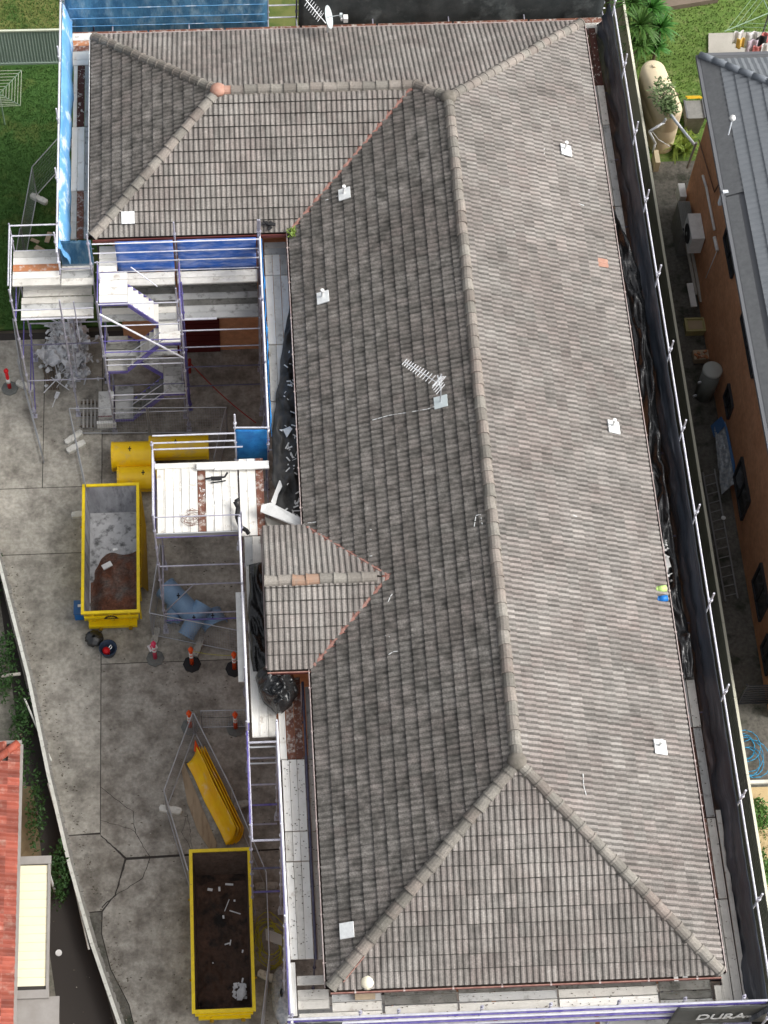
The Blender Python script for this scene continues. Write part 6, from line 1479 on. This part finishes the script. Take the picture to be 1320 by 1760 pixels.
for a_, b_ in (((0, .23), (.66, .06)), ((0, -.23), (.66, .06)), ((.30, 0), (.06, .40)), ((-.30, 0), (.06, .40))): mb = MB(); mb.box((c.x + a_[0], c.y + a_[1], .30), (*b_, .05)); mb.build('rim', 'tub_yellow', tb)
mb = MB(); c = P(1204, 613, .2); random.seed(4)
mb.box(c, (.48, .36, .25))
tag(mb.build('crate', 'plank_wood'), 'small brown crate beside the grey water cylinder', 'crate'); mb = MB()
for k in range(8): mb.box(c + Vector((random.uniform(-.2, .2), random.uniform(-.15, .15), .15)), (random.uniform(.05, .14), .07, .06), Matrix.Rotation(random.uniform(0, 3), 3, 'Z'))
tag(mb.build('rubble', 'orange_junk' if 'orange_junk' in MATS else 'plank_orange', None), 'small orange and white junk filling the brown crate', 'junk', kind='stuff')
wh = thing('water_cylinder', 'tall grey water cylinder with a pale lid beside the brick wall', 'cylinder', P(1209, 692, 0)); c = P(1209, 680, 0)
mb = MB(); mb.lathe([(.30, .05), (.30, 1.5)], c, 24); mb.build('cylinder_body', 'heater_grey', wh, True); mb = MB(); mb.lathe([(.31, 1.5), (.31, 1.55), (.27, 1.59), (.001, 1.60)], c, 24, False); mb.build('lid', 'heater_lid', wh, True)
for z in (.2, 1.0): mb = MB(); mb.tube(c + Vector((-.28, -.1, z)), c + Vector((-.38, -.14, z)), .04, 8); mb.build('valve', 'aluminium', wh)
mb = MB(); mb.grid(lambda u, v: (P(1227, 735, .6).lerp(P(1248, 725, .9), u)).lerp(P(1240, 850, .3).lerp(P(1265, 828, .8), u), v) + Vector((0, 0, .10 * nse(u * 4, v * 8) + .04 * nse(u * 12, v * 22))), 20, 40)
tag(mb.build('plastic_wrap', 'clear_sheet', None, True), 'crumpled clear plastic wrap leaning on the brick wall', 'plastic')
mb = MB(); mb.poly([P(1222, 732, .5), P(1240, 716, 1.0), P(1248, 730, 1.05), P(1228, 752, .5)]); mb.poly([P(1244, 722, 1.1), P(1250, 735, 1.1), P(1264, 800, 1.0), P(1262, 818, .9)])
o = mb.build('tarp', 'tarp_blue'); o.modifiers.new('t', 'SOLIDIFY').thickness = .02; tag(o, 'blue tarp under the crumpled clear plastic', 'tarp')
ll = thing('ladder', 'grey ladder lying on the ground in the passage between the fence and the brick wall', 'ladder', P(1240, 920, 0))
a0, a1, b0, b1 = P(1208, 812, .12), P(1247, 1033, .12), P(1228, 806, .12), P(1268, 1028, .12)
rod('stile', a0, a1, .028, 'ladder_metal', ll); rod('stile', b0, b1, .028, 'ladder_metal', ll)
for k in range(14): t = (k + .5) / 14; rod('rung', a0.lerp(a1, t), b0.lerp(b1, t), .016, 'ladder_metal', ll)
mb = MB(); mb.lathe([(.06, 0), (.07, .05), (.001, .08)], P(1243, 891, .15), 12, False); tag(mb.build('cap', 'white_plastic'), 'small white cap on the ladder lying in the passage', 'cap')
gt = thing('gate', 'dark slatted gate across the lower end of the passage', 'gate', P(1285, 1200, 0)); a, b = P(1266, 1212, 0), P(1318, 1208, 0)
for k in range(9): z = .12 + k * .16; mb = MB(); mb.box(((a.x + b.x) / 2, a.y, z), (b.x - a.x, .03, .07)); mb.build('slat', 'frame_dark', gt)
for x in (a.x, b.x): rod('post', (x, a.y, 0), (x, a.y, 1.5), .04, 'frame_dark', gt)
mb = MB(); random.seed(8); c = P(1284, 1298, .03)
for k in range(7):
    ox, oy, r0 = random.uniform(-.15, .15), random.uniform(-.25, .3), random.uniform(.30, .62); mb.path([c + Vector((ox + r0 * math.cos(t * .42 + k), oy + r0 * 1.15 * math.sin(t * .42 + k), .02 * (k + 1) + .02 * math.sin(t))) for t in range(16)], .013, 5)
tag(mb.build('hose', 'hose_blue', None, True), 'loosely coiled blue hose on the ground beyond the gate', 'hose')
for k, (px, py, lb) in enumerate(((1306, 1400, 'green garden plant nearest the blue hose'), (1309, 1490, 'green garden plant lower down the sandy bed'))):
    t = thing('shrub', lb, 'plant', P(px, py, 0), 'plants in the sandy bed'); mb = MB(); leaf_cluster(mb, P(px, py, .2), (.28, .5, .28), 500, .12); mb.build('foliage', 'leaf_mid', t); rod('stem', P(px, py, 0), P(px, py, .2), .02, 'bark', t)
g = MB(); g.box((P(1297, 1415, .03).x + .3, P(1297, 1345, .03).y, .05), (1.2, .10, .1)); tag(g.build('timber_edging', 'coping_white'), 'pale edging between the blue hose and the sandy bed', 'edging')
mb = MB()
tag(blades('straw', 'lawn_light', 2500, lambda: (random.uniform(7.6, 9), random.uniform(-1, 6))), 'sparse grass on the sandy bed', 'grass')

# back yard of that house: tank, palms, shrub, pipes, clothes hoist
tk = thing('water_tank', 'slim cream rain water tank with rounded ends behind the olive fence', 'tank', (8.3, 31, 0)); ca, cb, tr = Vector((8.08, 32.0, 0)), Vector((8.42, 30.35, 0)), .42
def caps_outline(r, n=16):
    k = (cb - ca).normalized(); s = Vector((-k.y, k.x, 0)); out = []
    for i in range(n + 1): g_ = math.pi * i / n; out.append(cb + (s * math.cos(g_) + k * math.sin(g_)) * r)
    for i in range(n + 1): g_ = math.pi * i / n; out.append(ca + (-s * math.cos(g_) - k * math.sin(g_)) * r)
    return out
mb = MB(); prof = [(tr, .0), (tr, .5), (tr - .015, .53), (tr, .56), (tr, 1.1), (tr - .015, 1.13), (tr, 1.16), (tr, 1.85), (tr - .04, 1.98), (tr - .15, 2.06), (.04, 2.10)]
m0 = len(caps_outline(1))
for r, z in prof:
    for p in caps_outline(r): mb.v.append((p.x, p.y, z))
for a in range(len(prof) - 1):
    for i in range(m0): j = (i + 1) % m0; mb.f.append([a * m0 + i, a * m0 + j, (a + 1) * m0 + j, (a + 1) * m0 + i])
mb.f.append([(len(prof) - 1) * m0 + i for i in range(m0)]); mb.build('tank_body', 'tank_cream', tk, True)
mb = MB(); mb.lathe([(.07, 2.08), (.07, 2.16), (.001, 2.17)], ca, 12, False); mb.build('cap', 'tank_cream', tk)
def pipe(pts, r, m, label, cat='pipe'): mb = MB(); mb.path([P(x, y, z) for x, y, z in pts], r, 8); return tag(mb.build('pipe', m, None, True), label, cat)
pipe([(1152, 196, 2.2), (1172, 222, 2.3), (1194, 249, 2.4)], .05, 'pipe_white', 'white pipe slanting from the cream tank to the brick wall')
pipe([(1144, 204, 1.9), (1142, 210, 1.7), (1116, 226, 1.6), (1126, 246, .8), (1122, 262, .3)], .045, 'pipe_white', 'bent white pipe on the side of the cream tank')
pipe([(1121, 226, 1.5), (1132, 240, 1.2), (1152, 252, .6)], .012, 'pipe_white', 'thin pale hose drooping from the cream tank')
mb = MB(); c = P(1127, 278, .2); mb.box((c.x, c.y, .25), (.16, .55, .5)); tag(mb.build('block', 'tank_cream'), 'cream block behind the fence at the foot of the tank', 'block')
def swords(mb, c, n, L0, w0, droop=.5):
    for k in range(n):
        a = random.uniform(0, 6.283); el = random.uniform(.05, 1.25); L_ = L0 * random.uniform(.7, 1.15); prev = None; w = w0 * random.uniform(.7, 1.2)
        for i in range(6):
            t = i / 5; h = Vector((math.cos(a) * math.cos(el), math.sin(a) * math.cos(el), math.sin(el))) * L_ * t + Vector((0, 0, -droop * L_ * t * t * math.cos(el)))
            s = Vector((-math.sin(a), math.cos(a), .15)) * w * (1 - t) ** .6 * (.6 + .8 * min(1, t * 3)) ; cur = (c + h - s, c + h + s)
            if prev: mb.poly([prev[0], prev[1], cur[1], cur[0]])
            prev = cur
random.seed(77)
for k, (px, py, z, L0, lb) in enumerate(((1086, 4, 1.6, .95, 'spiky palm at the top edge behind the olive fence'), (1120, 14, 1.5, .85, 'spiky palm highest on the right of the clump'), (1100, 44, 1.5, .95, 'spiky palm in the middle of the clump by the fence'),
                                         (1136, 48, 1.3, .80, 'spiky palm on the lawn side of the clump'), (1100, 78, 1.1, .80, 'lowest spiky palm, just above the cream tank'), (1128, 82, .9, .6, 'small spiky palm right above the cream tank'))):
    c = P(px, py, z); t = thing('palm', lb, 'palm', (c.x, c.y, 0), 'spiky palms beside the lawn'); mb = MB(); mb.tube((c.x, c.y, 0), c, .07, 8, .05); mb.build('trunk', 'bark', t)
    mb = MB(); swords(mb, c, 90, L0, .035); mb.build('crown', 'leaf_palm' if k % 2 else 'leaf_mid', t)
t = thing('shrub', 'airy green shrub with pale leaves growing over the cream tank', 'bush', P(1150, 210, 0)); c = P(1140, 160, 2.7); mb = MB(); leaf_cluster(mb, c, (.42, .65, .5), 420, .13); leaf_cluster(mb, P(1150, 185, 2.2), (.30, .35, .4), 260, .12); mb.build('foliage', 'leaf_pale', t)
mb = MB(); leaf_cluster(mb, P(1148, 182, 2.1), (.30, .35, .35), 300, .12); mb.build('foliage', 'leaf_dark', t); mb = MB(); b_ = P(1152, 205, 0)
for k in range(5): mb.path([b_ + Vector((.03 * k, 0, 0)), b_ + Vector((.02 * k, .1, 1.2)), c + Vector((random.uniform(-.3, .3), random.uniform(-.4, .4), random.uniform(-.3, .3)))], .018, 5)
mb.build('stem', 'bark', t)
t = thing('shrub', 'yellow green strappy plants between the cream tank and the brick wall', 'plant', P(1172, 240, 0)); mb = MB()
for px, py in ((1165, 232), (1180, 222), (1172, 250), (1184, 245), (1160, 252), (1178, 262)): swords(mb, P(px, py, .15), 26, .65, .035)
mb.build('foliage', 'leaf_lime', t)
t = thing('shrub', 'low dark green shrub beside the grey bin', 'bush', P(1170, 190, 0)); mb = MB(); leaf_cluster(mb, P(1170, 188, .3), (.5, .5, .35), 500, .11); leaf_cluster(mb, P(1176, 205, .3), (.35, .5, .3), 300, .11); mb.build('foliage', 'leaf_mid', t)
wb = thing('wheelie_bin', 'grey wheelie bin with a yellow lid folded back beside the corner of the brick house', 'bin', P(1196, 210, 0)); c = P(1194, 188, 1.0)
mb = MB(); q0, q1 = .25, .31
for z0, z1, r0, r1 in ((.08, 1.0, q0, q1),):
    mb.v = [(c.x - r0, c.y - r0 * 1.2, z0), (c.x + r0, c.y - r0 * 1.2, z0), (c.x + r0, c.y + r0 * 1.2, z0), (c.x - r0, c.y + r0 * 1.2, z0), (c.x - r1, c.y - r1 * 1.25, z1), (c.x + r1, c.y - r1 * 1.25, z1), (c.x + r1, c.y + r1 * 1.25, z1), (c.x - r1, c.y + r1 * 1.25, z1)]
mb.f = [[3, 2, 1, 0], [0, 1, 5, 4], [1, 2, 6, 5], [2, 3, 7, 6], [3, 0, 4, 7], [4, 5, 6, 7]]; mb.build('bin_body', 'grey_unit', wb)
for sx_ in (-1, 1): mb = MB(); mb.box((c.x + sx_ * q1, c.y, 1.02), (.05, .80, .06)); mb.build('rim', 'gutter_grey', wb)
mb = MB(); mb.box((c.x + .05, c.y + .55, .98), (.50, .34, .04), Matrix.Rotation(-.7, 3, 'X')); mb.build('lid', 'kayak_yellow', wb)
for x in (-.22, .22): mb = MB(); mb.tube((c.x + x - .03, c.y + .28, .1), (c.x + x + .03, c.y + .28, .1), .10, 12); mb.build('wheel', 'rubber', wb)
g = MB(); g.prism([tuple(P(x, y, 0).to_2d()) for x, y in ((1217, 60), (1330, 57), (1330, 110), (1217, 110))], 0, .09); struct('patio_slab', g, 'concrete_pale')
mb = MB(); a, b = P(1118, 14, .1), P(1232, -4, .1); m_ = (a + b) / 2; mb.box(m_, ((b - a).length, .32, .22), Matrix.Rotation(math.atan2(b.y - a.y, b.x - a.x), 3, 'Z')); tag(mb.build('timber_edging', 'timber_old'), 'old brown timber edging at the far side of the neighbour lawn', 'edging')
g = MB(); a, b = P(1118, -8, 0), P(1330, -34, 0); g.prism([(a.x, a.y), (b.x, b.y), (b.x, b.y + 12), (a.x, a.y + 12)], 0, .02); struct('garden_bed', g, 'soil_ground')
hp = P(1322, 22, 1.9); ht = thing('clothes_hoist', 'rotary clothes hoist in the neighbour yard with washing on its lines', 'clothesline', (hp.x, hp.y, 0))
rod('mast', (hp.x, hp.y, 0), hp, .035, 'gutter_grey', ht); tip = [P(1245, 54, 1.9), P(1304, -20, 1.95), P(1390, 60, 1.9)]
for q in tip: rod('arm', hp, q, .02, 'hoist_green', ht)
for f in (.55, .75, .95): mb = MB(); mb.path([hp.lerp(q, f) for q in (tip[1], tip[0], tip[2])], .008, 5); mb.build('line', 'hoist_green', ht)
for k, (px, py, w_, d_, m, lb) in enumerate(((1268, 62, .35, .30, 'cloth_white', 'small white garment leftmost on the hoist'), (1272, 72, .28, .22, 'cloth_yellow', 'yellow garment below the small white one'), (1290, 66, .42, .40, 'cloth_white', 'white towel beside the yellow garment'), (1291, 78, .38, .34, 'cloth_mauve', 'mauve checked cloth below the white towel'),
                                         (1307, 70, .38, .30, 'cloth_black', 'black shirt with a white print on the hoist'), (1315, 62, .34, .24, 'cloth_red', 'red cloth rightmost on the hoist'), (1316, 82, .36, .26, 'cloth_white', 'white sheet at the right edge below the red cloth'), (1303, 84, .42, .20, 'cloth_red', 'dark red cloth under the black shirt'))):
    c = P(px, py, 1.75 - .06 * (k % 3)); mb = MB(); d1 = Vector((w_, .05, 0)); mb.grid(lambda u, v: c + d1 * (u - .5) + Vector((0, -.12 * v, -d_ * 1.6 * (v - .5))) + Vector((0, .04 * math.sin(u * 9 + k), 0)), 10, 6)
    o = mb.build('laundry', m, None, True); o.modifiers.new('t', 'SOLIDIFY').thickness = .01; tag(o, lb, 'laundry', 'washing on the hoist')

# grit, leaves and chips swept along the edges of the driveway
random.seed(101); mb = MB()
for k in range(900):
    if k % 3 == 0: y = random.uniform(.5, 15); x = -10.04 - (y - .94) * .259 + .15 + abs(random.gauss(0, .18))
    elif k % 3 == 1: x, y = random.uniform(-8.6, -5.2), random.uniform(-1, 20)
    else: x, y = random.gauss(-9.6, 1.2), random.uniform(0, 20)
    l_ = random.uniform(.012, .05); a = random.uniform(0, 6.28); mb.poly([(x + l_ * math.cos(a + t), y + l_ * math.sin(a + t) * .6, .006 + .004 * (t > 3)) for t in (0, 2, 4)])
tag(mb.build('grit', 'soil_ground', None), 'leaves and grit scattered over the concrete driveway', 'grit', kind='stuff')
mb = MB()
for k in range(260):
    x, y = random.uniform(-11.5, -5.2), random.uniform(-1, 21); l_ = random.uniform(.01, .035); a = random.uniform(0, 6.28); mb.poly([(x + l_ * math.cos(a + t), y + l_ * math.sin(a + t) * .7, .007) for t in (0, 2, 4)])
tag(mb.build('chips', 'concrete_pale', None), 'pale chips scattered over the concrete driveway', 'grit', kind='stuff')
# leaf litter caught against the ends of the planks and in the gutters
mb = MB()
for k in range(700):
    e_ = random.random()
    if e_ < .4: x, y, z = random.uniform(4.82, 5.27), random.uniform(0, 29.5), DZ + .008
    elif e_ < .7: x, y, z = random.uniform(-5.5, -4.7), random.uniform(0, 7), DZ + .008
    else: x, y, z = random.uniform(-4.5, 4.5), random.uniform(-.6, .1), DZ + .008
    l_ = random.uniform(.012, .035); a = random.uniform(0, 6.28); mb.poly([(x + l_ * math.cos(a + t), y + l_ * math.sin(a + t) * .6, z + .01 * (t > 3)) for t in (0, 2, 4)])
tag(mb.build('leaf_litter', 'soil_ground', None), 'brown leaf litter scattered on the scaffold planks', 'leaf litter', kind='stuff')
